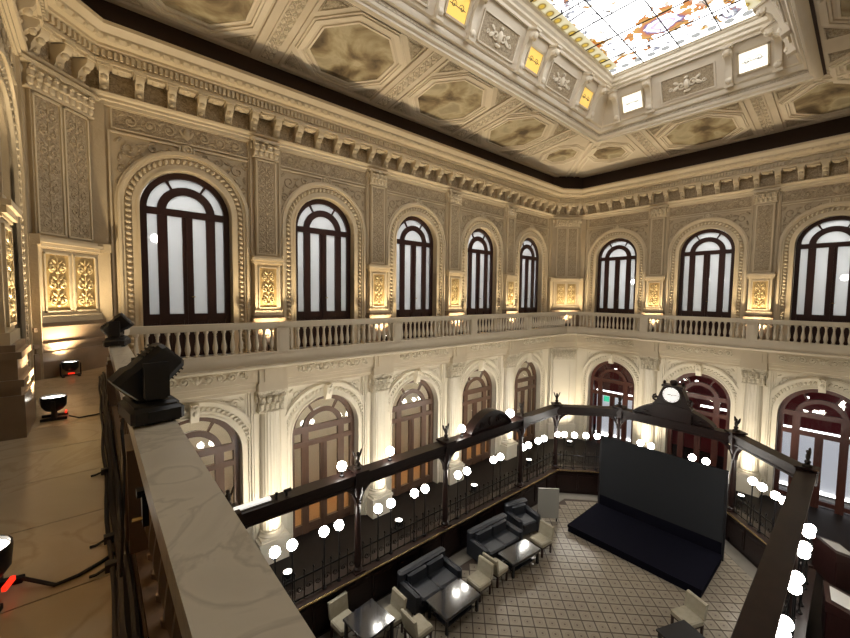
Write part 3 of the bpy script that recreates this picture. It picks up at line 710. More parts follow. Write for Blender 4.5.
# ceiling side frames: local x along the wall, local y into the room, z along the slope normal
def ceil_child(i, u, v, name, me, mt, parent=CEIL, rz=0.0, kind=None):
    a = Vector({0: (0, YL), 2: (XF, 10.68), 4: (19.32, YR), 6: (XN, -.96)}[i]); th = side(i)[3]; t = side(i)[4]; n = side(i)[5]
    run = {0: YL - LY1, 2: XF - LX1, 4: LY0 - YR, 6: LX0 - XN}[i]; al = math.atan2(sx, run)
    p = a + t * u + n * v
    o = obj(name, me, mt, parent, (p.x, p.y, Z_CEIL + sx * v / run)); o.rotation_mode = 'QUATERNION'
    o.rotation_quaternion = (Matrix.Rotation(th, 4, 'Z') @ Matrix.Rotation(-al, 4, 'X') @ Matrix.Rotation(rz, 4, 'Z')).to_quaternion()
    if kind: o['kind'] = kind
    return o
def coffer(i, u, v, r, seed):
    k = 'cof%.2f' % r
    f = cached(k, lambda: oct_ring(r - .10, r, -.08, .02).add(*(lambda q: (q.v, q.f))(oct_ring(r - .16, r - .10, -.045, .02))).add(*(lambda q: (q.v, q.f))(oct_ring(r, r + .05, -.04, .02))).mesh('coffer_frame'))
    g = cached(k + 'i', lambda: oct_ring(r - .30, r - .25, -.035, .02).mesh('inner_frame'))
    o = ceil_child(i, u, v, 'coffer_frame', f, 'ceil_light')
    me = MB().prism_z([(-x, y) for x, y in octagon(r - .28)], -.012, .0).mesh('painting'); me.materials.append(PM[seed % 5])
    ceil_child(i, u, v, 'painting', me, None); ceil_child(i, u, v, 'inner_frame', g, 'ceil_light')
RIB = MB().box(-.42, -.34, -3.2, -.12, -.07, .01).box(.34, .42, -3.2, -.12, -.07, .01).box(-.34, .34, -3.2, -.12, -.03, .01).box(-.20, -.15, -3.2, -.12, -.055, .0).box(.15, .20, -3.2, -.12, -.055, .0).mesh('rib')
def flat_relief(me_fn, name):   # turns an -y facing relief into one lying in the ceiling plane facing down
    me = me_fn(); R = Matrix.Rotation(PI / 2, 4, 'X'); me.transform(R); me.name = name; return me
RIBO = flat_relief(lambda: candelabra(.30, 2.8, .026), 'rib_relief'); RIBO.transform(Matrix.Translation((0, 0, -.03)))
RIBG = MB().box(-.15, .15, -3.15, -.15, -.034, -.028).mesh('rib_ground')
TRI = {}
for sg in (-1, 1):
    for e in (-1, 1):
        m = MB(); A = [(0, 0), (sg * .62, 0), (0, -e * .62)]
        if sg * e > 0: A = [A[0], A[2], A[1]]
        m.prism_z(A, -.02, .01)
        Bm = MB(); m.tube([(sg * .04, -e * .04, -.03), (sg * .52, -e * .04, -.03), (sg * .04, -e * .52, -.03), (sg * .04, -e * .04, -.03)], .022, 4)
        m.ell((sg * .17, -e * .17, -.03), .10, .10, .03, 8, 4); m.ell((sg * .34, -e * .10, -.03), .06, .04, .025, 6, 4); m.ell((sg * .10, -e * .34, -.03), .04, .06, .025, 6, 4)
        TRI[(sg, e)] = m.mesh('corner_ornament')
def bay_set(i, u, v, r, seed, hw):
    coffer(i, u, v, r, seed)
    for sg in (-1, 1):
        for e in (-1, 1):
            ceil_child(i, u + sg * (hw - .48), v - e * (r + .02), 'corner_ornament', TRI[(-sg, e)], 'ceil_carved')
VC = 1.74
for k in range(0, 4): bay_set(0, (k + .5) * S1, VC, 1.40, k, S1 / 2)
for k in range(1, 5): ceil_child(0, k * S1, .1, 'rib', RIB, 'ceil'); ceil_child(0, k * S1, .3, 'rib_relief', RIBO, 'ceil_light'); ceil_child(0, k * S1, .1, 'rib_ground', RIBG, 'ceil_carved')
for k in (1, 2): bay_set(2, (k + .5) * S2, VC, 1.40, k + 2, S2 / 2)
for k in (1, 2): ceil_child(2, k * S2, .1, 'rib', RIB, 'ceil'); ceil_child(2, k * S2, .3, 'rib_relief', RIBO, 'ceil_light'); ceil_child(2, k * S2, .1, 'rib_ground', RIBG, 'ceil_carved')
coffer(0, 17.15, 1.70, .95, 2); coffer(2, 2.30, 2.05, .95, 4)
for k in (1, 2): bay_set(6, (k - .5) * S2, 1.6, 1.30, k, S2 / 2)
for k in (0, 1, 2): bay_set(4, (k + .5) * S1, 1.7, 1.40, k, S1 / 2)
for (cx, cy, lx, ly) in ((XF, YL, LX1, LY1), (XN, YL, LX0, LY1), (XF, YR, LX1, LY0)):
    d_ = Vector((lx - cx, ly - cy, Z_LAN - Z_CEIL)); pr = Vector((-d_.y, d_.x, 0)).normalized()
    for o_ in (-.22, 0, .22):
        a_ = Vector((cx, cy, Z_CEIL)) + d_ * .10 + pr * o_; b_ = Vector((cx, cy, Z_CEIL)) + d_ * .97 + pr * o_
        obj('hip_moulding', MB().tube([a_, b_], .075 if o_ else .05, 8), 'ceil_light', CEIL)
# border mouldings on the ceiling
m = MB(); Pb = [(XN + .05, YL - .05), (XF - .05, YL - .05), (XF - .05, YR + .05), (XN + .05, YR + .05)]
m.sweep(Pb, [(.0, Z_CEIL - .02), (.16, Z_CEIL - .02), (.20, Z_CEIL + .03), (.20, Z_CEIL + .08)])
obj('border_moulding', m, 'ceil', CEIL)

# lantern
LP = [(LX0, LY1), (LX1, LY1), (LX1, LY0), (LX0, LY0)]      # clockwise
GX0, GX1, GY0, GY1, Z_GL = LX0 + 1.12, LX1 - 1.12, LY0 + 1.05, LY1 - 1.05, 16.9
m = MB().sweep(LP, [(-.16, 15.10), (-.16, 14.92), (-.10, 14.86), (.0, 14.84), (.05, 14.86), (.05, 14.92), (.12, 14.96), (.14, 15.02), (.14, 15.14), (.24, 15.16), (.28, 15.22), (.28, 15.30)])
LAN = obj('trim_4', m, 'ceil_light', label='raised lantern frame around the stained glass skylight', cat='skylight frame', kind='structure')
obj('shadow_groove', MB().sweep(LP, [(-.22, 14.99), (-.22, 14.95), (-.15, 14.93)]), 'shade_band', LAN)
obj('attic_wall', MB().sweep(LP, [(.28, 15.30), (.36, 15.34), (.82, 16.45), (.90, 16.50)]), 'ceil', LAN)
obj('attic_cornice', MB().sweep(LP, [(.84, 16.42), (.90, 16.40), (.92, 16.48), (1.0, 16.52), (1.0, 16.60), (1.06, 16.66), (1.06, 16.78), (1.12, 16.82), (1.12, 16.92)]), 'ceil_light', LAN)
obj('scroll_band', MB().sweep(LP, [(.145, 15.04), (.155, 15.04), (.155, 15.12), (.145, 15.12)]), 'ceil_carved', LAN)
ATT = math.atan2(.46, 1.11)
def attic_child(sidei, u, w_, name, me, mt):
    # local frame on the sloped attic wall, u along, w_ up the slope
    P0 = Vector((*LP[sidei], 0)); t = (Vector((*LP[(sidei + 1) % 4], 0)) - P0).normalized(); n = Vector((t.y, -t.x, 0)); th = math.atan2(t.y, t.x)
    d = .36 + w_ * math.sin(ATT); z = 15.34 + w_ * math.cos(ATT); p = P0 + t * u + n * d
    o = obj(name, me, mt, LAN, (p.x, p.y, z)); o.rotation_mode = 'QUATERNION'
    o.rotation_quaternion = (Matrix.Rotation(th, 4, 'Z') @ Matrix.Rotation(ATT, 4, 'X')).to_quaternion()
    return o
def attic_bracket():
    m = MB(); m.prism_x([(0, 0), (-.12, 0), (-.16, .15), (-.11, .4), (-.13, .7), (-.24, .92), (-.34, 1.0), (-.34, 1.12), (0, 1.14)], -.09, .09)
    m.ell((0, -.30, 1.0), .12, .10, .11, 8, 5); m.ell((0, -.15, .14), .11, .07, .10, 8, 5); m.box(-.13, .13, -.40, 0, 1.12, 1.17); m.box(-.13, .13, -.2, 0, -.05, .02)
    for sg in (-1, 1): m.ell((sg * .1, -.25, .95), .04, .09, .09, 7, 4)
    return m.mesh('attic_bracket')
def sky_mat():
    m = bpy.data.materials.new('backlit_stained_glass'); m.use_nodes = True; nt = m.node_tree; nt.nodes.remove(nt.nodes['Principled BSDF'])
    g = N(m, 'ShaderNodeNewGeometry'); sep = N(m, 'ShaderNodeSeparateXYZ'); L(m, g.outputs['Position'], sep.inputs[0])
    def mth(op, a, b=None, c=None):
        n = N(m, 'ShaderNodeMath', operation=op)
        for k, v in enumerate((a, b, c)):
            if v is None: continue
            if isinstance(v, (int, float)): n.inputs[k].default_value = v
            else: L(m, v, n.inputs[k])
        return n.outputs[0]
    X, Y = sep.outputs['X'], sep.outputs['Y']
    dx = mth('MINIMUM', mth('SUBTRACT', X, GX0), mth('SUBTRACT', GX1, X)); dy = mth('MINIMUM', mth('SUBTRACT', Y, GY0), mth('SUBTRACT', GY1, Y))
    edge = mth('MINIMUM', dx, dy)
    border = mth('LESS_THAN', edge, .42)
    # medallions of the border: discs on a regular pitch
    fx = mth('SUBTRACT', mth('FRACT', mth('MULTIPLY', X, 2.2)), .5); fy = mth('SUBTRACT', mth('FRACT', mth('MULTIPLY', Y, 2.2)), .5)
    rr = mth('SQRT', mth('ADD', mth('MULTIPLY', fx, fx), mth('MULTIPLY', fy, fy)))
    disc = ramp(m, [(0.0, (.16, .09, .01)), (.14, (.14, .10, .02)), (.24, (.06, .035, .01)), (.32, (.15, .13, .07)), (.5, (.17, .15, .10))], 'LINEAR'); L(m, rr, disc.inputs['Fac'])
    no = N(m, 'ShaderNodeTexNoise', Scale=.85, Detail=5.0, Distortion=2.4); L(m, g.outputs['Position'], no.inputs['Vector'])
    fld = ramp(m, [(.30, (.12, .03, .008)), (.37, (.14, .075, .01)), (.43, (.4, .4, .4)), (.55, (1, 1, 1)), (.60, (.15, .15, .15)), (.645, (.07, .075, .10)), (.68, (.13, .05, .03)), (.74, (.15, .11, .03))]); L(m, no.outputs['Fac'], fld.inputs['Fac'])
    # flowered wreath: ornament near the rim, clear white in the middle
    cen = N(m, 'ShaderNodeMapRange'); cen.inputs['From Min'].default_value = .42; cen.inputs['From Max'].default_value = 1.7; cen.inputs['To Min'].default_value = .62; cen.inputs['To Max'].default_value = .34; L(m, edge, cen.inputs['Value'])
    n2 = N(m, 'ShaderNodeTexNoise', Scale=1.9, Detail=3.0, Distortion=.6); L(m, g.outputs['Position'], n2.inputs['Vector'])
    orn = mth('LESS_THAN', n2.outputs['Fac'], cen.outputs[0])
    # oval cartouche towards each end of the glass
    mirX = mth('ABSOLUTE', mth('SUBTRACT', X, (GX0 + GX1) / 2)); ex = mth('DIVIDE', mth('SUBTRACT', mirX, (GX1 - GX0) / 2 - 1.75), .62); ey = mth('DIVIDE', mth('SUBTRACT', Y, (GY0 + GY1) / 2), .8)
    er = mth('ADD', mth('SQRT', mth('ADD', mth('MULTIPLY', ex, ex), mth('MULTIPLY', ey, ey))), mth('MULTIPLY', mth('SUBTRACT', n2.outputs['Fac'], .5), .9))
    car = ramp(m, [(0, (.5, .5, .5)), (.22, (.16, .12, .17)), (.30, (.5, .48, .5)), (.40, (.05, .04, .09)), (.46, (.15, .06, .03)), (.62, (.17, .10, .03)), (.80, (.16, .055, .02)), (.92, (.2, .17, .14))]); L(m, mth('MULTIPLY', er, .62), car.inputs['Fac'])
    mx1 = N(m, 'ShaderNodeMixRGB'); mx1.inputs[1].default_value = (1, 1, 1, 1); L(m, orn, mx1.inputs[0]); L(m, fld.outputs['Color'], mx1.inputs[2])
    mxc = N(m, 'ShaderNodeMixRGB'); n3 = N(m, 'ShaderNodeTexNoise', Scale=3.4, Detail=3.0); L(m, g.outputs['Position'], n3.inputs['Vector']); L(m, mth('LESS_THAN', mth('ADD', er, mth('MULTIPLY', mth('SUBTRACT', n3.outputs['Fac'], .5), 3.6)), 1.12), mxc.inputs[0]); L(m, mx1.outputs[0], mxc.inputs[1]); L(m, car.outputs['Color'], mxc.inputs[2])
    vo = N(m, 'ShaderNodeTexVoronoi', Scale=2.2); vo.feature = 'DISTANCE_TO_EDGE'; L(m, g.outputs['Position'], vo.inputs['Vector'])
    ln_ = mth('MULTIPLY', mth('LESS_THAN', vo.outputs['Distance'], .022), mth('LESS_THAN', edge, 1.5))
    mx2 = N(m, 'ShaderNodeMixRGB'); mx2.inputs[2].default_value = (.03, .028, .03, 1); L(m, ln_, mx2.inputs[0]); L(m, mxc.outputs[0], mx2.inputs[1])
    disc2 = ramp(m, [(0.0, (.09, .09, .09)), (.16, (.12, .12, .115)), (.26, (.06, .06, .06)), (.30, (.5, .5, .48)), (.5, (.8, .8, .78))]); L(m, rr, disc2.inputs['Fac'])
    mxd = N(m, 'ShaderNodeMixRGB'); L(m, mth('LESS_THAN', dx, .42), mxd.inputs[0]); L(m, disc.outputs['Color'], mxd.inputs[1]); L(m, disc2.outputs['Color'], mxd.inputs[2])
    mx3 = N(m, 'ShaderNodeMixRGB'); L(m, border, mx3.inputs[0]); L(m, mx2.outputs[0], mx3.inputs[1]); L(m, mxd.outputs[0], mx3.inputs[2])
    em = N(m, 'ShaderNodeEmission'); em.inputs['Strength'].default_value = SKY_GLASS; L(m, mx3.outputs[0], em.inputs['Color'])
    L(m, em.outputs[0], nt.nodes['Material Output'].inputs['Surface'])
    return m
M['skyglass'] = sky_mat()
M['amber'] = mat('amber_lit_glass', (.7, .5, .1), .3, emit=(1.0, .66, .16), estr=.55)
M['pale_lit'] = mat('pale_lit_glass', (.9, .9, .8), .3, emit=(1.0, .96, .84), estr=1.0)
BRK = attic_bracket(); AW, AH = .72, .58
def attic_win(): 
    m = MB()
    for (a, b, c, d) in ((-.42, .42, 0, .06), (-.42, .42, .64, .70), (-.42, -.36, 0, .7), (.36, .42, 0, .7)): m.box(a, b, -.05, .02, c, d)
    return m.mesh('attic_window')
AWM = attic_win(); AWP = MB().box(-.37, .37, -.012, 0, .05, .65).mesh('pane'); AWL = MB().spiral(-.15, .35, .1, 1.2, 1, 0, .008, -.015).spiral(.15, .35, .1, 1.2, -1, PI, .008, -.015).box(-.3, .3, -.018, -.01, .33, .345).mesh('leading')
def attic_panel(w_):
    m = MB()
    for (a, b, c, d) in ((-w_, w_, .1, .14), (-w_, w_, .86, .9), (-w_, -w_ + .04, .1, .9), (w_ - .04, w_, .1, .9)): m.box(a, b, -.04, .02, c, d)
    return m
ATP = attic_panel(.85).mesh('attic_panel'); ATO = MB()
for sg in (-1, 1): ATO.spiral(sg * .18, .5, .14, 1.3, sg, 0, .03); ATO.ell((sg * .36, -.02, .45), .12, .03, .06, 7, 4, leafrot(sg * .5)); ATO.ell((sg * .34, -.02, .62), .11, .03, .05, 7, 4, leafrot(-sg * .5)); ATO.spiral(sg * .52, .46, .07, 1.2, -sg, 0, .022)
ATO.ell((0, -.04, .5), .1, .07, .17, 8, 5); ATO.ell((0, -.04, .72), .07, .05, .05, 8, 5); ATO.ell((0, -.03, .28), .12, .04, .05, 8, 5); ATO = ATO.mesh('panel_relief'); ATG = MB().box(-.8, .8, -.008, .01, .14, .86).mesh('panel_ground')
for sidei, us, gl in ((0, [1.9 + 3.58 * k for k in range(4)], 'amber'), (1, [1.66, 5.37], 'pale_lit'), (2, [1.9 + 3.58 * k for k in range(4)], 'pale_lit')):
    for k, u in enumerate(us):
        aw = attic_child(sidei, u, .18, 'attic_window', AWM, 'gold_light')
        pn = AWP.copy(); obj('pane', pn, gl, aw); obj('leading', AWL, 'black', aw)
        for sg in (-1, 1): attic_child(sidei, u + sg * .62, 0, 'attic_bracket', BRK, 'ceil_light')
    mids = [(a + b) / 2 for a, b in zip(us, us[1:])]
    for u in mids:
        attic_child(sidei, u, 0, 'attic_panel', ATP, 'ceil_light'); attic_child(sidei, u, 0, 'panel_ground', ATG, 'gold_carved'); attic_child(sidei, u, 0, 'panel_relief', ATO, 'ceil_light')
# skylight panes with lead bars
SKY = obj('window_20', MB().sweep([(GX0, GY1), (GX1, GY1), (GX1, GY0), (GX0, GY0)], [(-.04, Z_GL - .03), (.05, Z_GL - .03), (.05, Z_GL + .05), (-.04, Z_GL + .05)]), 'ceil_light', label='backlit stained glass skylight in the middle of the ceiling', cat='skylight', kind='structure')
nx, ny = 11, 4
PX, PY = (GX1 - GX0) / nx, (GY1 - GY0) / ny
PANE = MB().box(0, PX, 0, PY, 0, .02).mesh('pane')
for ix in range(nx):
    for iy in range(ny): obj('pane', PANE, 'skyglass', SKY, (GX0 + ix * PX, GY0 + iy * PY, Z_GL))
for ix in range(1, nx): obj('lead_bar', cached('lb1', lambda: MB().box(-.012, .012, 0, GY1 - GY0, -.03, .0).mesh('lead_bar')), 'black_rough', SKY, (GX0 + ix * PX, GY0, Z_GL))
for iy in range(1, ny): obj('lead_bar', cached('lb2', lambda: MB().box(0, GX1 - GX0, -.012, .012, -.03, .0).mesh('lead_bar')), 'black_rough', SKY, (GX0, GY0 + iy * PY, Z_GL))

# ------------------------------------------------------------------ balustrades
BAL = MB().lathe([(.055, 0), (.055, .03), (.035, .05), (.045, .09), (.062, .17), (.058, .24), (.036, .38), (.028, .48), (.034, .50), (.030, .53), (.045, .56), (.055, .58), (.055, .62)], 10).mesh('baluster')
PED = MB().box(-.17, .17, -.125, .125, 0, .62).box(-.12, .12, -.14, .14, .06, .56).mesh('pedestal')
BAL2 = BAL.copy(); PED2 = PED.copy()
offr = offset_poly(D_RAIL)
def balustrade(i, label, top, post_us, body='stone'):
    p0, p1 = offr[i], offr[(i + 1) % 8]; ln = (p1 - p0).length; th = side(i)[3]
    r = thing('balustrade', label, 'balustrade', (p0.x, p0.y, 6.13), th)
    obj('rail', MB().box(0, ln, -.105, .10, 1.02, 1.12).box(0, ln, -.09, .095, .985, 1.02).box(0, ln, -.08, .08, .955, .985), top, r)
    obj('plinth', MB().box(0, ln, -.13, .11, .01, .26).box(0, ln, -.11, .10, .26, .335), body, r)
    ps = sorted(post_us)
    for u in ps: obj('pedestal', PED if body == 'stone' else PED2, body, r, (u, 0, .335))
    ends = [0.0] + ps + [ln]
    for a, b in zip(ends, ends[1:]):
        a2 = a + (.17 if a in ps else .05); b2 = b - (.17 if b in ps else .05); k = max(1, int(round((b2 - a2) / .195)))
        for j in range(k): obj('baluster', BAL if body == 'stone' else BAL2, body, r, (a2 + (b2 - a2) * (j + .5) / k, 0, .335))
    return r
def us_for(i, us):
    a = Vector(POLY[i]); t = side(i)[4]; n = side(i)[5]; return [((a + t * u + n * D_RAIL) - offr[i]).dot(t) for u in us]
balustrade(0, 'long stone balustrade in front of the five arched windows', 'stone', us_for(0, [S1 * k for k in range(1, 5)]))
balustrade(1, 'short stone balustrade across the far corner of the gallery', 'stone', [])
balustrade(2, 'stone balustrade along the far wall gallery', 'stone', us_for(2, [S2, 2 * S2]))
balustrade(6, 'near balustrade with broad grey veined marble rail carrying two stage lights', 'slab', us_for(6, [S2, 2 * S2]), 'shaded_stone')
balustrade(7, 'short stone balustrade at the near corner, beyond the smaller stage light', 'stone', [])

# ------------------------------------------------------------------ gallery uplights
def uplight(x, y, aim, label, z=GZ, power=UPLIGHT, col=WARM, group='gallery uplights', lean=14, cone=110):
    r = thing('floor_uplight', label, 'floodlight', (x, y, z), math.atan2(aim[1] - y, aim[0] - x) - PI / 2, group=group)
    body = obj('lamp_body', cached('ub', lambda: MB().lathe([(.05, .10), (.09, .12), (.125, .17), (.135, .27), (.135, .30), (.125, .30), (.12, .25), (0, .25)], 18).mesh('lamp_body')), 'black', r)
    obj('lens', cached('ul', lambda: MB().lathe([(0, .285), (.121, .28)], 18).mesh('lens')), 'uplens', r)
    obj('bracket', cached('uk', lambda: MB().box(-.16, -.14, -.02, .02, .03, .26).box(.14, .16, -.02, .02, .03, .26).box(-.16, .16, -.03, .03, .02, .04).mesh('bracket')), 'black', r)
    for sg in (-1, 1): obj('foot', cached('uf', lambda: MB().box(-.02, .02, -.13, .13, 0, .03).mesh('foot')), 'black_rough', r, (sg * .12, 0, 0))
    if z == GZ: obj('indicator', cached('ui', lambda: MB().box(-.05, .05, -.125, -.105, .06, .085).mesh('indicator')), 'redled', r)
    ld = bpy.data.lights.new('uplight_beam', 'SPOT'); ld.energy = power; ld.color = col; ld.spot_size = math.radians(cone); ld.spot_blend = .9; ld.shadow_soft_size = .10
    lo = bpy.data.objects.new('uplight_beam', ld); COL.objects.link(lo); lo.parent = r; lo.location = (0, 0, .32)
    lo.rotation_euler = (PI + math.radians(-lean), 0, 0)
    return r
def wall_pt(i, u, d): a, b, ln, th, t, n = side(i); return a + t * u + n * d
for k in range(1, 5):
    p = wall_pt(0, k * S1, .62); q = wall_pt(0, k * S1, 0); uplight(p.x, p.y, q, 'black uplight at the foot of the %s pilaster from the left on the long wall' % ORD[k - 1])
for k in range(1, 3):
    p = wall_pt(2, k * S2, .62); q = wall_pt(2, k * S2, 0); uplight(p.x, p.y, q, 'black uplight at the %s pilaster from the far corner, far wall' % ORD[k - 1])
p = wall_pt(1, side(1)[2] / 2, .62); uplight(p.x, p.y, wall_pt(1, side(1)[2] / 2, 0), 'black uplight at the far corner pilaster')
p = Vector((-.40, 10.46)); uplight(p.x, p.y, wall_pt(7, side(7)[2] / 2, 0), 'black uplight at the near corner pilaster, the farthest on the near walkway')
for k, lb in ((1, 'black uplight with red display nearest the camera, cut by the left picture edge'), (2, 'black uplight on the walkway at the foot of the near wall pilaster')):
    p = wall_pt(6, k * S2 + (.16 if k == 1 else .28), (.46 if k == 1 else .53)); uplight(p.x, p.y, wall_pt(6, k * S2 + .28, 0), lb)

COLC = (1.0, 0.86, 0.64)
for k in range(1, 5):
    p = wall_pt(0, k * S1, 1.5); q = wall_pt(0, k * S1, 0); uplight(p.x, p.y, q, 'ground floor uplight at the foot of the %s column from the left' % ORD[k - 1], -.012, COLLIGHT, COLC, 'ground floor uplights', 24, 85)
for k in range(1, 3):
    p = wall_pt(2, k * S2, 1.5); q = wall_pt(2, k * S2, 0); uplight(p.x, p.y, q, 'ground floor uplight at the %s far wall column from the far corner' % ORD[k - 1], -.012, COLLIGHT, COLC, 'ground floor uplights', 24, 85)
p = wall_pt(1, side(1)[2] / 2, 1.3); uplight(p.x, p.y, wall_pt(1, side(1)[2] / 2, 0), 'ground floor uplight in the far corner', -.012, COLLIGHT, COLC, 'ground floor uplights', 24, 85)
# moving head stage lights on the marble rail
def moving_head(x, y, rz, tilt, label):
    r = thing('stage_light', label, 'stage light', (x, y, RAIL), rz, group='moving head lights on the marble rail')
    def base():
        m = MB(); rbox(m, -.19, .19, -.13, .13, .015, .10, .02); rbox(m, -.17, .17, -.11, .11, .095, .125, .015)
        for sg in (-1, 1):
            m.box(sg * .18 - .02, sg * .18 + .02, -.05, .05, .04, .08)
            for e in (-1, 1): m.box(sg * .14 - .02, sg * .14 + .02, e * .09 - .02, e * .09 + .02, 0, .02)
        return m.mesh('base')
    obj('base', cached('mb', base), 'black', r)
    def yoke():
        m = MB().lathe([(.085, .12), (.085, .145), (.07, .15)], 16).box(-.16, .16, -.05, .05, .14, .18)
        for sg in (-1, 1):
            q = [(sg * .12, .15), (sg * .17, .15), (sg * .17, .31), (sg * .155, .35), (sg * .135, .35), (sg * .12, .31)]
            m.prism(q if sg > 0 else q[::-1], -.06, .06)
        return m.mesh('yoke')
    obj('yoke', cached('my', yoke), 'black', r)
    def head():
        m = MB(); A = [(.085, -.20), (.105, -.17), (.11, .05), (.125, .09), (.125, .19), (.11, .20)]
        vs_ = []; fs = []
        for (h_, z) in A:
            c = h_ * .3
            vs_ += [(h_ - c, -h_, z), (h_, -h_ + c, z), (h_, h_ - c, z), (h_ - c, h_, z), (-h_ + c, h_, z), (-h_, h_ - c, z), (-h_, -h_ + c, z), (-h_ + c, -h_, z)]
        for k in range(len(A) - 1):
            for e in range(8): fs.append((k * 8 + e, k * 8 + (e + 1) % 8, (k + 1) * 8 + (e + 1) % 8, (k + 1) * 8 + e))
        fs += [tuple(range(7, -1, -1)), tuple((len(A) - 1) * 8 + e for e in range(8))]
        return m.add(vs_, fs).mesh('head')
    h = obj('head', cached('mh', head), 'black', r, (0, 0, .275), (tilt, 0, 0), scale=(.80, .92, .80))
    obj('lens', cached('ml', lambda: MB().lathe([(.10, .198), (.07, .21), (0, .215)], 16).mesh('lens')), 'lens', h)
    for j in range(4): obj('cooling_fin', cached('mf', lambda: MB().box(-.08, .08, -.118, .118, 0, .012).mesh('cooling_fin')), 'black', h, (0, 0, -.15 + j * .03))
moving_head(.24, 2.80, -PI / 2 + .12, 2.35, 'large black moving head stage light on the marble rail, nearest the camera')
moving_head(.23, 6.9, -PI / 2 - .2, -.9, 'smaller-looking black stage light at the far end of the marble rail')

# cables on the walkway
obj('power_cable', MB().tube([(-.36, 3.1, GZ + .05), (-.22, 2.98, GZ + .012), (-.12, 3.0, GZ + .01), (-.02, 3.06, GZ + .01), (.06, 3.12, GZ + .012), (.10, 3.14, GZ + .1)], .011, 6), 'black_rough', label='black power cable from the nearest uplight to the rail foot', cat='cable')
obj('power_cable', MB().tube([(-.30, 6.9, GZ + .05), (-.2, 6.86, GZ + .012), (-.05, 6.9, GZ + .01), (.07, 6.95, GZ + .012)], .009, 6), 'black_rough', label='black power cable from the second uplight to the rail foot', cat='cable')
for j, (x_, z_, r_, lb) in enumerate(((.075, .035, .030, 'thick dark cable bundle running along the foot of the near balustrade'), (.03, .016, .014, 'thin dark cable on the walkway side of the bundle'), (.10, .10, .018, 'dark cable lying on top of the bundle against the plinth'))):
    pts = [(x_ + .008 * math.sin(q * 1.1 + j), .9 + q * .3, GZ + z_ + .006 * math.sin(q * 1.9 + j)) for q in range(31)]
    obj('cable_bundle', MB().tube(pts, r_, 7), 'black_rough', label=lb, cat='cable')
obj('hanging_cable', MB().tube([(.10, 2.66, RAIL + .05), (.09, 2.55, RAIL + .02), (.095, 2.50, RAIL - .1), (.09, 2.6, 6.9), (.08, 2.7, 6.6), (.07, 2.75, GZ + .05)], .008, 6), 'black_rough', label='thin black cable hanging from the nearest stage light over the rail', cat='cable')
for j, yy in enumerate((1.65, 1.9, 2.25, 2.95, 3.3, 4.6)):
    c = thing('cable_plug', 'small black plug on the cable bundle, %s from the camera' % ('first', 'second', 'third', 'fourth', 'fifth', 'sixth')[j], 'plug', (.03, yy, GZ), group='plugs along the rail foot')
    obj('housing', cached('cp', lambda: MB().box(-.03, .06, -.025, .025, 0, .05).mesh('housing')), 'black', c); obj('pigtail', cached('cpp', lambda: MB().tube([(-.03, 0, .02), (-.07, -.02, .015), (-.10, -.01, .01)], .009, 5).mesh('pigtail')), 'black_rough', c)
t = thing('cable_clamp', 'small metal clamp hooked under the marble rail', 'clamp', (.150, 2.15, 6.885))
obj('jaw', MB().box(-.012, .012, -.03, .03, .04, .20).box(-.03, .012, -.025, .025, .18, .21), 'iron', t); obj('screw', MB().tube([(-.05, 0, .07), (.012, 0, .07)], .010, 8), 'brass', t)

# ------------------------------------------------------------------ ground floor
RING = [Vector(p) for p in ((1.9, 8.15), (14.2, 8.13), (15.85, 6.33), (15.85, 2.64), (13.97, .83), (1.9, .72), (.85, 2.3), (.85, 6.6))]   # clockwise
obj('floor', MB().box(XN - .1, XF + .5, YR - .1, YL + .5, -.08, -.012), 'aisle', label='dark ground floor aisle around the wooden enclosure', cat='floor', kind='structure')
def inset(poly, d):
    n = len(poly); out = []
    for i in range(n):
        def nr(a, b): t = (b - a).normalized(); return Vector((t.y, -t.x))
        n1 = nr(poly[i - 1], poly[i]); n2 = nr(poly[i], poly[(i + 1) % n]); out.append(poly[i] + (n1 + n2) / (1 + n1.dot(n2)) * d)
    return out
inner = inset(RING, .16)
FT = obj('floor_tiled', MB().prism_z([(p.x, p.y) for p in reversed(inner)], -.012, .0), 'grout', label='patterned tile floor of diagonal pale tiles inside the enclosure', cat='floor', kind='structure')
bord = inset(RING, .62)
m = MB()
for i in range(8):
    a, b = inner[i], inner[(i + 1) % 8]; c, d = bord[(i + 1) % 8], bord[i]; m.prism_z([(a.x, a.y), (d.x, d.y), (c.x, c.y), (b.x, b.y)], 0, .008)
obj('border_strip', m, 'floor_plain', FT)
def tile_mat():
    m = mat('pale_patterned_tile', (.40, .36, .30), .3); b = m.node_tree.nodes['Principled BSDF']
    tc = N(m, 'ShaderNodeTexCoord'); g = N(m, 'ShaderNodeNewGeometry')
    return m, b, tc, g
TP = .300
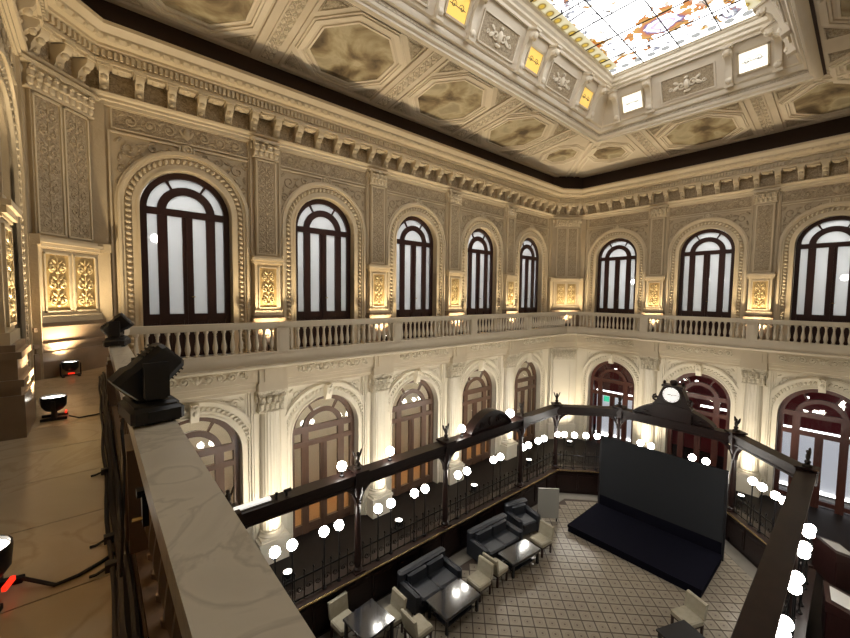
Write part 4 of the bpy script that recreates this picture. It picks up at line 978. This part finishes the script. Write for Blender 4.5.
def tile_material():
    m, b, tc, g = tile_mat()
    mp = N(m, 'ShaderNodeMapping'); mp.inputs['Rotation'].default_value = (0, 0, -PI / 4); L(m, g.outputs['Position'], mp.inputs['Vector'])
    sep = N(m, 'ShaderNodeSeparateXYZ'); L(m, mp.outputs['Vector'], sep.inputs[0])
    def mth(op, a, b_=None):
        n = N(m, 'ShaderNodeMath', operation=op)
        for k, v in enumerate((a, b_)):
            if v is None: continue
            if isinstance(v, (int, float)): n.inputs[k].default_value = v
            else: L(m, v, n.inputs[k])
        return n.outputs[0]
    fx = mth('SUBTRACT', mth('FRACT', mth('DIVIDE', sep.outputs['X'], TP)), .5); fy = mth('SUBTRACT', mth('FRACT', mth('DIVIDE', sep.outputs['Y'], TP)), .5)
    r = mth('SQRT', mth('ADD', mth('MULTIPLY', fx, fx), mth('MULTIPLY', fy, fy)))
    rp = ramp(m, [(0, (.05, .035, .026)), (.06, (.06, .042, .03)), (.085, (.22, .19, .15)), (.20, (.245, .215, .17)), (.225, (.15, .125, .095)), (.25, (.25, .22, .175)), (1, (.245, .215, .17))]); L(m, r, rp.inputs['Fac'])
    no = N(m, 'ShaderNodeTexNoise', Scale=.6, Detail=3.0); L(m, g.outputs['Position'], no.inputs['Vector'])
    mx = N(m, 'ShaderNodeMixRGB', blend_type='MULTIPLY'); mx.inputs[0].default_value = .5
    r2 = ramp(m, [(.35, (.85, .8, .76)), (.65, (1.15, 1.12, 1.08))]); L(m, no.outputs['Fac'], r2.inputs['Fac']); L(m, rp.outputs['Color'], mx.inputs[1]); L(m, r2.outputs['Color'], mx.inputs[2])
    L(m, mx.outputs[0], b.inputs['Base Color']); return m
M['tile'] = tile_material()
def inside(p, poly):
    for i in range(len(poly)):
        a, b = poly[i], poly[(i + 1) % len(poly)]
        if (b - a).x * (p - a).y - (b - a).y * (p - a).x > 0: return False
    return True
def project(P):
    d = Vector(P) - Vector((0, 0, CAM_Z)); z = d.dot(_f)
    return (425 + FPX * d.dot(_r) / z, 319 - FPX * d.dot(_u) / z, z)
hid = [(5.6, 7.4, 5.9, 7.75), (8.4, 10.2, 5.9, 7.75), (12.0, 14.3, 2.45, 6.4), (3.7, 5.2, 6.2, 7.7)]
tiles = []
R45 = Matrix.Rotation(PI / 4, 2)
for ix in range(-20, 80):
    for iy in range(-60, 40):
        c = R45 @ Vector(((ix + .5) * TP, (iy + .5) * TP))
        if inside(c, inset(RING, .62 + .10)):
            x, y, z = project((c.x, c.y, 0)); vis = 0 < x < 850 and 0 < y < 638 and not any(a < c.x < b and e < c.y < f for a, b, e, f in hid)
            if vis and x < 320: vis = False
            tiles.append((0 if vis else 1, z, c))
tiles.sort(key=lambda q: (q[0], q[1]))
hw = TP / 2 - .014
TILE = MB().prism_z([(hw * 1.41421, 0), (0, hw * 1.41421), (-hw * 1.41421, 0), (0, -hw * 1.41421)], 0, .010).mesh('tile')
rest = MB()
for k, (v_, z_, c) in enumerate(tiles):
    if k < 300: obj('tile', TILE, 'tile', FT, (c.x, c.y, 0))
    else: rest.prism_z([(c.x + hw * 1.41421, c.y), (c.x, c.y + hw * 1.41421), (c.x - hw * 1.41421, c.y), (c.x, c.y - hw * 1.41421)], 0, .010)
obj('remaining_tiles', rest, 'tile', FT, kind='stuff')

# ------------------------------------------------------------------ wooden enclosure
ENC = thing('wooden_enclosure', 'dark polished wood enclosure with posts, beams and parapet around the tiled floor', 'enclosure', (8.3, 4.45, 0))
def enc(name, me, m='ring_wood', loc=(0, 0, 0), th=0.0, parent=None):
    if parent is not None: return obj(name, me, m, parent, loc)
    return obj(name, me, m, ENC, (loc[0] - 8.3, loc[1] - 4.45, loc[2]), (0, 0, th))
ZB0, ZB1 = 3.26, 3.60
POSTS = []
for i in range(8):
    a, b = RING[i], RING[(i + 1) % 8]; t = (b - a).normalized(); ln = (b - a).length; th = math.atan2(t.y, t.x)
    # beam with stepped mouldings, local x along, -y inward
    m = MB().box(-.06, ln + .06, -.13, .13, ZB0, ZB1 - .06).box(-.10, ln + .10, -.19, .19, ZB1 - .06, ZB1).box(-.08, ln + .08, -.16, .16, ZB1 - .11, ZB1 - .06).box(-.08, ln + .08, -.155, .155, ZB0, ZB0 + .05)
    enc('beam', m, loc=(a.x, a.y, 0), th=th)
    m = MB().box(.02, ln - .02, -.10, .06, 0.0, .92); enc('parapet', m, loc=(a.x, a.y, 0), th=th)
    k = max(2, int(ln / .8))
    pan = MB().box(.06, ln / k - .06, -.125, -.09, .14, .80).box(.12, ln / k - .12, -.14, -.10, .22, .72).mesh('parapet_panel')
    for j in range(k): q = a + t * (ln / k * j); enc('parapet_panel', pan, loc=(q.x, q.y, 0), th=th)
    m = MB().box(-.03, ln + .03, -.21, .30, .94, 1.0).box(-.02, ln + .02, -.17, .22, .90, .94); enc('ledge', m, loc=(a.x, a.y, 0), th=th)
    enc('ledge_edging', MB().box(-.03, ln + .03, -.218, -.205, .965, 1.004), 'brass', loc=(a.x, a.y, 0), th=th)
    # wrought iron grille on the ledge
    m = MB().box(0, ln, -.012, .012, 1.52, 1.56); m.box(0, ln, -.01, .01, 1.03, 1.06); kk = int(ln / .22)
    for j in range(kk + 1):
        x = ln * j / max(1, kk); m.tube([(x, 0, 1.0), (x, 0, 1.66)], .012, 4); m.ell((x, 0, 1.68), .025, .025, .04, 5, 4)
        if j < kk: m.spiral(x + .11, 1.29, .085, 1.2, 1 if j % 2 else -1, 0, .012, 0, 10)
    enc('iron_grille', m, 'iron', loc=(a.x, a.y, 0), th=th)['kind'] = 'stuff'
inter = {0: (4.87, 7.93, 11.78), 4: (11.6, 7.9, 4.85)}
plist = []
for i in range(8):
    plist.append((RING[i], i))
    for x in inter.get(i, ()):
        a, b = RING[i], RING[(i + 1) % 8]; f_ = (x - a.x) / (b.x - a.x); plist.append((a.lerp(b, f_), i))
POSTM = MB().box(-.13, .13, -.13, .13, 0, 1.02).box(-.15, .15, -.15, .15, .98, 1.04).lathe([(.12, 1.04), (.12, 1.08), (.075, 1.13), (.095, 1.2), (.10, 1.4), (.085, 1.9), (.07, 2.5), (.065, 2.78), (.085, 2.80), (.07, 2.84), (.075, 2.9), (.12, 3.02), (.13, 3.06), (.13, ZB0)], 14).box(-.16, .16, -.21, .21, ZB0, ZB1 + .02).box(-.19, .19, -.24, .24, ZB1 + .02, ZB1 + .07).mesh('post')
POSTC = MB().box(-.13, .13, -.13, .13, 0, 1.02).lathe([(.12, 1.04), (.075, 1.13), (.10, 1.4), (.07, 2.5), (.085, 2.80), (.12, 3.02), (.13, ZB0)], 14).mesh('post')
def finial_mesh():
    m = MB().lathe([(.10, 0), (.10, .04), (.05, .07), (.07, .13), (.04, .17)], 10)
    m.ell((0, 0, .26), .06, .05, .11, 8, 5); m.ell((0, -.01, .39), .038, .042, .045, 7, 5)
    for sg in (-1, 1): m.ell((sg * .085, .02, .36), .025, .04, .13, 6, 4, Matrix.Rotation(sg * .35, 3, 'Y'))
    return m.mesh('winged_finial')
FIN = finial_mesh()
def bracket_mesh():
    m = MB(); R_ = .52; n = 10; o_ = []; 
    for j in range(n + 1):
        a = PI / 2 * j / n; o_.append((.07 + R_ - R_ * math.cos(a), ZB0 - R_ + R_ * math.sin(a)))
    o2 = [(x + (.0), z) for x, z in o_]
    inn_ = [(.07 + R_ - (R_ + .07) * math.cos(PI / 2 * j / n), ZB0 - R_ + (R_ + .07) * math.sin(PI / 2 * j / n)) for j in range(n + 1)]
    inn_ = [(max(x, .05), min(z, ZB0 + .02)) for x, z in inn_]
    m.prism(o_ + inn_[::-1], -.06, .06)
    m.spiral(.20, ZB0 - .10, .07, 1.2, 1, PI, .022, 0); m.spiral(.12, ZB0 - .22, .045, 1.1, -1, 0, .018, 0)
    return m.mesh('arched_bracket')
BRA = bracket_mesh()
n8 = len(RING)
for (p, i) in plist:
    a, b = RING[i], RING[(i + 1) % 8]; t = (b - a).normalized(); th = math.atan2(t.y, t.x)
    corner = (p - a).length < 1e-4
    if corner:
        t0 = (a - RING[i - 1]).normalized(); th0 = math.atan2(t0.y, t0.x)
    po = enc('post', POSTC if (i == 4 and not corner) else POSTM, loc=(p.x, p.y, 0), th=th); 
    if not (i == 4 and not corner): obj('winged_finial', FIN, 'bronze', po, (0, 0, ZB1 + .07))
    o1 = obj('arched_bracket', BRA, 'ring_wood', po)
    o2 = obj('arched_bracket', BRA, 'ring_wood', po, (0, 0, 0), (0, 0, PI + (th0 - th if corner else 0)))
# curved pediments
def pediment(wd, h):
    m = MB(); n = 20; R_ = [(-wd / 2 + wd * j / n, ZB1 + h * math.sin(PI * j / n) ** .75) for j in range(n + 1)]
    m.prism(R_ + [(wd / 2, ZB1 - .02), (-wd / 2, ZB1 - .02)], -.05, .05)
    top = R_; vs_ = []; fs = []
    for (x, z) in top: vs_ += [(x, -.17, z - .02), (x, .17, z - .02), (x, .17, z + .06), (x, -.17, z + .06)]
    for j in range(n):
        for e in range(4): fs.append((j * 4 + e, j * 4 + (e + 1) % 4, (j + 1) * 4 + (e + 1) % 4, (j + 1) * 4 + e))
    fs += [(3, 2, 1, 0), (n * 4, n * 4 + 1, n * 4 + 2, n * 4 + 3)]; m.add(vs_, fs)
    for sg in (-1, 1):
        m.spiral(sg * wd * .2, ZB1 + h * .38, h * .22, 1.3, sg, 0, .03, -.05); m.ell((sg * wd * .34, -.06, ZB1 + h * .25), .14, .03, .05, 7, 4)
    m.ell((0, -.06, ZB1 + h * .45), .1, .05, .16, 8, 5)
    return m.mesh('curved_pediment')
enc('curved_pediment', pediment(2.1, .56), loc=(9.92, 8.14, 0), th=0.0)
pc = enc('curved_pediment', pediment(2.6, .50), loc=(15.85, 4.48, 0), th=-PI / 2)
hs = MB().box(-.62, .62, -.16, .16, ZB1, ZB1 + .52).prism([(-.62, ZB1 + .5), (.62, ZB1 + .5), (.50, ZB1 + .66), (.40, ZB1 + .95), (.28, ZB1 + 1.22), (-.28, ZB1 + 1.22), (-.40, ZB1 + .95), (-.50, ZB1 + .66)], -.15, .15).box(-.34, .34, -.19, .19, ZB1 + 1.2, ZB1 + 1.27).ell((0, 0, ZB1 + 1.36), .14, .1, .10, 8, 5)
for sg in (-1, 1): hs.spiral(sg * .52, ZB1 + .72, .13, 1.3, -sg, PI / 2, .04, -.1); hs.ell((sg * .3, 0, ZB1 + 1.32), .05, .05, .09, 7, 4)
obj('clock_housing', hs, 'ring_wood', pc)
# clock
ck = thing('wall_clock', 'round white clock set in the carved wooden pediment of the enclosure', 'clock', (15.85, 4.50, 4.53), -PI / 2)
Rx = Matrix.Rotation(PI / 2, 3, 'X')
def disc_y(prof, n=28):
    B = MB().lathe(prof, n, cap=False); m = MB(); m.add([Rx @ Vector(v) for v in B.v], B.f); return m
obj('bezel', disc_y([(.27, .155), (.32, .155), (.33, .19), (.30, .21), (.27, .20), (.27, .155)]), 'bronze', ck)
obj('face', disc_y([(0, .185), (.275, .185)]), 'clock_face', ck)
def hand(l, w_, a): m = MB().box(-w_, w_, -.196, -.190, -.04, l); R = Matrix.Rotation(a, 3, 'Y'); m.v = [tuple(R @ Vector(v)) for v in m.v]; return m
obj('hour_hand', hand(.13, .012, -1.45), 'black', ck); obj('minute_hand', hand(.19, .008, 1.50), 'black', ck)
for j in range(12):
    m = MB().box(-.008, .008, -.192, -.187, .215, .255); R = Matrix.Rotation(j * PI / 6, 3, 'Y'); m.v = [tuple(R @ Vector(v)) for v in m.v]; obj('hour_mark', m, 'black', ck)

# white strip light and small birds on the beam
t = thing('strip_light', 'white strip light lying on top of the enclosure beam beside the marble rail', 'strip light', (2.32, 8.15, ZB1))
obj('housing', MB().box(-.46, .42, -.07, .05, 0.0, .05), 'grey_board', t); obj('diffuser', MB().box(-.45, .40, -.075, .045, .03, .075), mat('lit_strip_diffuser', (.9, .9, .9), .4, emit=(1, .97, .9), estr=.7), t)
for j, x in enumerate((2.84, 3.06)):
    t = thing('beam_clip', 'small black clip on the enclosure beam, %s the strip light' % ('just beyond', 'second beyond')[j], 'clip', (x, 8.12, ZB1))
    obj('body', MB().box(-.02, .02, -.03, .03, 0, .09), 'black', t); obj('arm', MB().box(-.02 - .04 * j, .03 + .08 * j, -.02, .02, .08, .14), 'black', t)

# ------------------------------------------------------------------ globe lamps
GL = MB().ell((0, 0, 0), .115, .115, .115, 14, 9).mesh('globe')
POLE = MB().tube([(0, 0, 0), (0, 0, 1.26)], .016, 6).lathe([(.06, 0), (.06, .03), (.03, .06), (.02, .1)], 8).lathe([(.02, 1.22), (.05, 1.26), (.055, 1.30)], 8).mesh('pole')
def globe_pair(pts, label, z0=1.0, gz=2.40, group='twin globe lamps on the enclosure'):
    c = sum((Vector(p) for p in pts), Vector((0, 0))) / len(pts)
    t = thing('globe_lamp', label, 'lamp', (c.x, c.y, z0), group=group)
    for p in pts:
        q = obj('pole', POLE, 'iron', t, (p[0] - c.x, p[1] - c.y, 0)); q.scale = (1, 1, (gz - z0) / 1.40); obj('globe', GL, 'white_globe', t, (p[0] - c.x, p[1] - c.y, gz - z0))
    if len(pts) > 1:
        d = Vector(pts[1]) - Vector(pts[0]); a = Vector(pts[0]) - c; b = Vector(pts[1]) - c
        obj('cross_bar', MB().tube([(a.x, a.y, .55), (b.x, b.y, .55)], .012, 5), 'iron', t)
O8 = ['nearest', 'second', 'third', 'fourth', 'fifth', 'sixth', 'seventh', 'last']
for k, (x0, x1) in enumerate(((2.81, 3.19), (3.96, 4.35), (5.49, 5.90), (6.72, 7.12), (8.49, 8.90), (10.23, 10.61), (11.95, 12.3), (12.95, 13.36))):
    globe_pair([(x0, 8.15), (x1, 8.15)], 'twin globe lamp on the enclosure below the long wall, %s from the marble rail' % O8[k])
for k, pts in enumerate(([(14.20, 8.05), (14.40, 7.86)], [(14.66, 7.56), (14.98, 7.24)], [(15.27, 6.92), (15.46, 6.72)])):
    globe_pair(pts, 'twin globe lamp across the far corner of the enclosure, %s from the left' % O8[k].replace('nearest', 'first'))
globe_pair([(15.85, 5.50), (15.85, 5.12)], 'twin globe lamp peeping over the left half of the dark screen')
globe_pair([(15.85, 3.80), (15.85, 3.40)], 'twin globe lamp peeping over the right half of the dark screen')
for k, pts in enumerate(([(15.25, 2.06), (14.98, 1.80)], [(14.62, 1.46), (14.42, 1.26)])):
    globe_pair(pts, 'twin globe lamp across the far right corner of the enclosure, %s' % ('beside the screen', 'next to the right side')[k])
for k, (x0, x1) in enumerate(((8.58, 8.91), (10.17, 10.60), (11.75, 12.08), (12.86, 13.14))):
    globe_pair([(x0, .66), (x1, .66)], 'twin globe lamp at the right picture side, %s from the bottom' % O8[k].replace('nearest', 'first'))
for k, x in enumerate((4.43, 5.86, 8.63, 11.10)):
    t = thing('globe_lamp', 'single white globe lamp on top of the enclosure beam, %s from the left' % ORD[k], 'lamp', (x, 8.15, ZB1), group='single globes on the beam')
    obj('stem', cached('stem', lambda: MB().lathe([(.06, 0), (.06, .03), (.025, .05), (.025, .12), (.05, .15)], 10).mesh('stem')), 'iron', t); obj('globe', GL, 'white_globe', t, (0, 0, .25), scale=(1.25, 1.25, 1.25) if k == 3 else None)

# ------------------------------------------------------------------ furniture
def sofa(x, y, rz, wd, label, seats=2, name='sofa'):
    t = thing(name, label, name, (x, y, .012), rz)
    hw_ = wd / 2
    obj('base', rbox(MB(), -hw_ + .02, hw_ - .02, -.42, .40, .08, .30, .02), 'leather', t)
    obj('backrest', rbox(MB(), -hw_, hw_, .22, .44, .08, .82, .05), 'leather', t)
    for sg in (-1, 1): x0, x1 = sorted((sg * hw_, sg * (hw_ - .17))); obj('armrest', rbox(MB(), x0, x1, -.44, .40, .08, .62, .05), 'leather', t)
    sw = (wd - .36) / seats
    for j in range(seats):
        x0 = -hw_ + .18 + j * sw; obj('seat_cushion', rbox(MB(), x0 + .005, x0 + sw - .005, -.44, .24, .28, .45, .04), 'leather', t); obj('back_cushion', rbox(MB(), x0 + .005, x0 + sw - .005, .10, .26, .44, .78, .05), 'leather', t)
    for sg in (-1, 1):
        for e in (-.36, .34): obj('leg', MB().box(sg * (hw_ - .1) - .025, sg * (hw_ - .1) + .025, e - .025, e + .025, 0, .09), 'black', t)
sofa(6.58, 7.28, 0, 1.62, 'blue-grey leather sofa nearer the camera beside the parapet')
sofa(9.28, 7.26, -.06, 1.70, 'blue-grey leather sofa farther along the parapet')
sofa(10.95, 7.44, -.25, .95, 'dark armchair in the far corner near the grey board', 1, 'armchair')
def coffee_table(x, y, rz, wd, dp, label, h=.45):
    t = thing('coffee_table', label, 'table', (x, y, .012), rz)
    obj('tabletop', rbox(MB(), -wd / 2, wd / 2, -dp / 2, dp / 2, h - .06, h, .01), 'gloss_black', t)
    obj('lower_shelf', MB().box(-wd / 2 + .08, wd / 2 - .08, -dp / 2 + .08, dp / 2 - .08, .14, .17), 'gloss_black', t)
    obj('apron', MB().box(-wd / 2 + .05, wd / 2 - .05, -dp / 2 + .05, dp / 2 - .05, h - .14, h - .06), 'black', t)
    for sg in (-1, 1):
        for e in (-1, 1): obj('leg', MB().box(sg * (wd / 2 - .07) - .03, sg * (wd / 2 - .07) + .03, e * (dp / 2 - .07) - .03, e * (dp / 2 - .07) + .03, 0, h - .06), 'black', t)
coffee_table(6.60, 6.42, 0, 1.20, .76, 'glossy black coffee table before the nearer sofa')
coffee_table(9.35, 6.40, -.10, 1.20, .62, 'glossy black coffee table before the farther sofa')
def chair(x, y, rz, label):   # low cream chair, backrest at +y
    t = thing('lounge_chair', label, 'chair', (x, y, .012), rz, group='cream chairs on the tiled floor')
    obj('seat', cached('cs', lambda: rbox(MB(), -.25, .25, -.26, .22, .32, .44, .03).mesh('seat')), 'cream_seat', t)
    obj('backrest', cached('cb', lambda: MB().prism_x([(.19, .42), (.25, .42), (.32, .80), (.28, .81), (.24, .79)], -.25, .25).mesh('backrest')), 'cream_seat', t)
    obj('seat_frame', cached('cf', lambda: MB().box(-.24, .24, -.24, .22, .27, .32).mesh('seat_frame')), 'mahogany', t)
    for sg in (-1, 1):
        for e in (-.21, .20): obj('leg', cached('cl', lambda: MB().prism_z([(-.022, -.022), (.022, -.022), (.022, .022), (-.022, .022)], 0, .28).mesh('leg')), 'mahogany', t, (sg * .21, e, 0))
chair(5.42, 6.40, PI / 2, 'cream chair at the camera end of the nearer coffee table')
chair(7.62, 6.46, -PI / 2, 'cream chair at the far end of the nearer coffee table')
chair(8.36, 6.48, PI / 2, 'cream chair at the near end of the farther coffee table')
chair(10.42, 6.35, -PI / 2 - .1, 'cream chair between the farther coffee table and the grey board')
chair(10.55, 2.45, -2.0, 'cream chair on its own in front of the stage corner')
# round-the-table group at the bottom edge
t = thing('dining_table', 'dark square table cut by the bottom edge beside the marble rail', 'table', (4.45, 6.95, .012), .1)
obj('tabletop', rbox(MB(), -.42, .42, -.42, .42, .70, .75, .01), 'gloss_black', t)
for sg in (-1, 1):
    for e in (-1, 1): obj('leg', MB().box(sg * .36 - .03, sg * .36 + .03, e * .36 - .03, e * .36 + .03, 0, .70), 'black', t)
chair(4.2, 7.62, 0.1, 'cream chair behind the dark square table against the parapet')
chair(5.10, 7.05, -PI / 2, 'cream chair at the far side of the dark square table')
t = thing('dining_table', 'dark square table at the bottom edge below the lone cream chair', 'table', (9.40, 2.15, .012), -.4)
obj('tabletop', rbox(MB(), -.42, .42, -.42, .42, .66, .71, .01), 'black', t)
for sg in (-1, 1):
    for e in (-1, 1): obj('leg', MB().box(sg * .36 - .03, sg * .36 + .03, e * .36 - .03, e * .36 + .03, 0, .66), 'black', t)
# stage and screen
t = thing('low_stage', 'low blue-black cloth covered stage in front of the screen', 'stage', (13.1, 4.42, .012))
obj('deck', MB().box(-1.08, 1.10, -1.92, 1.92, .16, .24), 'stage', t); obj('skirt', MB().box(-1.06, 1.08, -1.90, 1.90, 0, .17), 'stage', t)
t = thing('projection_screen', 'large dark grey screen standing behind the low stage', 'screen', (14.32, 4.42, .012))
obj('screen_cloth', MB().box(-.03, .03, -1.92, 1.92, .55, 2.82), 'screen', t); obj('lower_skirt', MB().box(-.035, .035, -1.92, 1.92, .05, .56), 'stage', t)
for e in (-1, 1):
    obj('upright', MB().box(-.04, .04, e * 1.90 - .03, e * 1.90 + .03, 0, 2.80), 'black', t); obj('foot', MB().box(-.06, .62, e * 1.6 - .04, e * 1.6 + .04, 0, .06), 'black', t)
t = thing('easel_board', 'plain light grey board standing beyond the farther sofa', 'board', (12.05, 7.10, .012), -.75)
obj('board', MB().box(-.36, .36, -.03, .03, .12, 1.20), 'grey_board', t)
for sg in (-1, 1): obj('leg', MB().box(sg * .30 - .02, sg * .30 + .02, -.02, .02, 0, .9), 'black', t); obj('brace', MB().tube([(sg * .30, .02, .7), (sg * .30, .35, .015)], .015, 5), 'black', t)
# things in the right aisle
def lectern(x, y, rz, label):
    t = thing('display_case', label, 'display case', (x, y, -.012), rz)
    obj('cabinet', rbox(MB(), -.45, .45, -.3, .3, .1, .85, .02), 'mahogany', t); obj('top_frame', MB().prism_x([(-.32, .85), (.32, .85), (.32, 1.1), (-.32, .92)], -.46, .46), 'mahogany', t)
    obj('paper_sheet', MB().add([(-.3, -.24, .955), (.3, -.24, .955), (.3, .22, 1.085), (-.3, .22, 1.085), (-.3, -.24, .965), (.3, -.24, .965), (.3, .22, 1.095), (-.3, .22, 1.095)], [(0, 3, 2, 1), (4, 5, 6, 7), (0, 1, 5, 4), (1, 2, 6, 5), (2, 3, 7, 6), (3, 0, 4, 7)]), 'paper', t)
    for sg in (-1, 1):
        for e in (-1, 1): obj('leg', MB().box(sg * .4 - .03, sg * .4 + .03, e * .25 - .03, e * .25 + .03, 0, .1), 'mahogany', t)
lectern(15.75, .22, .6, 'dark sloping display case with pale sheet in the right aisle, farther one')
lectern(13.05, .02, .1, 'dark sloping display case with pale sheet in the right aisle, nearer one')
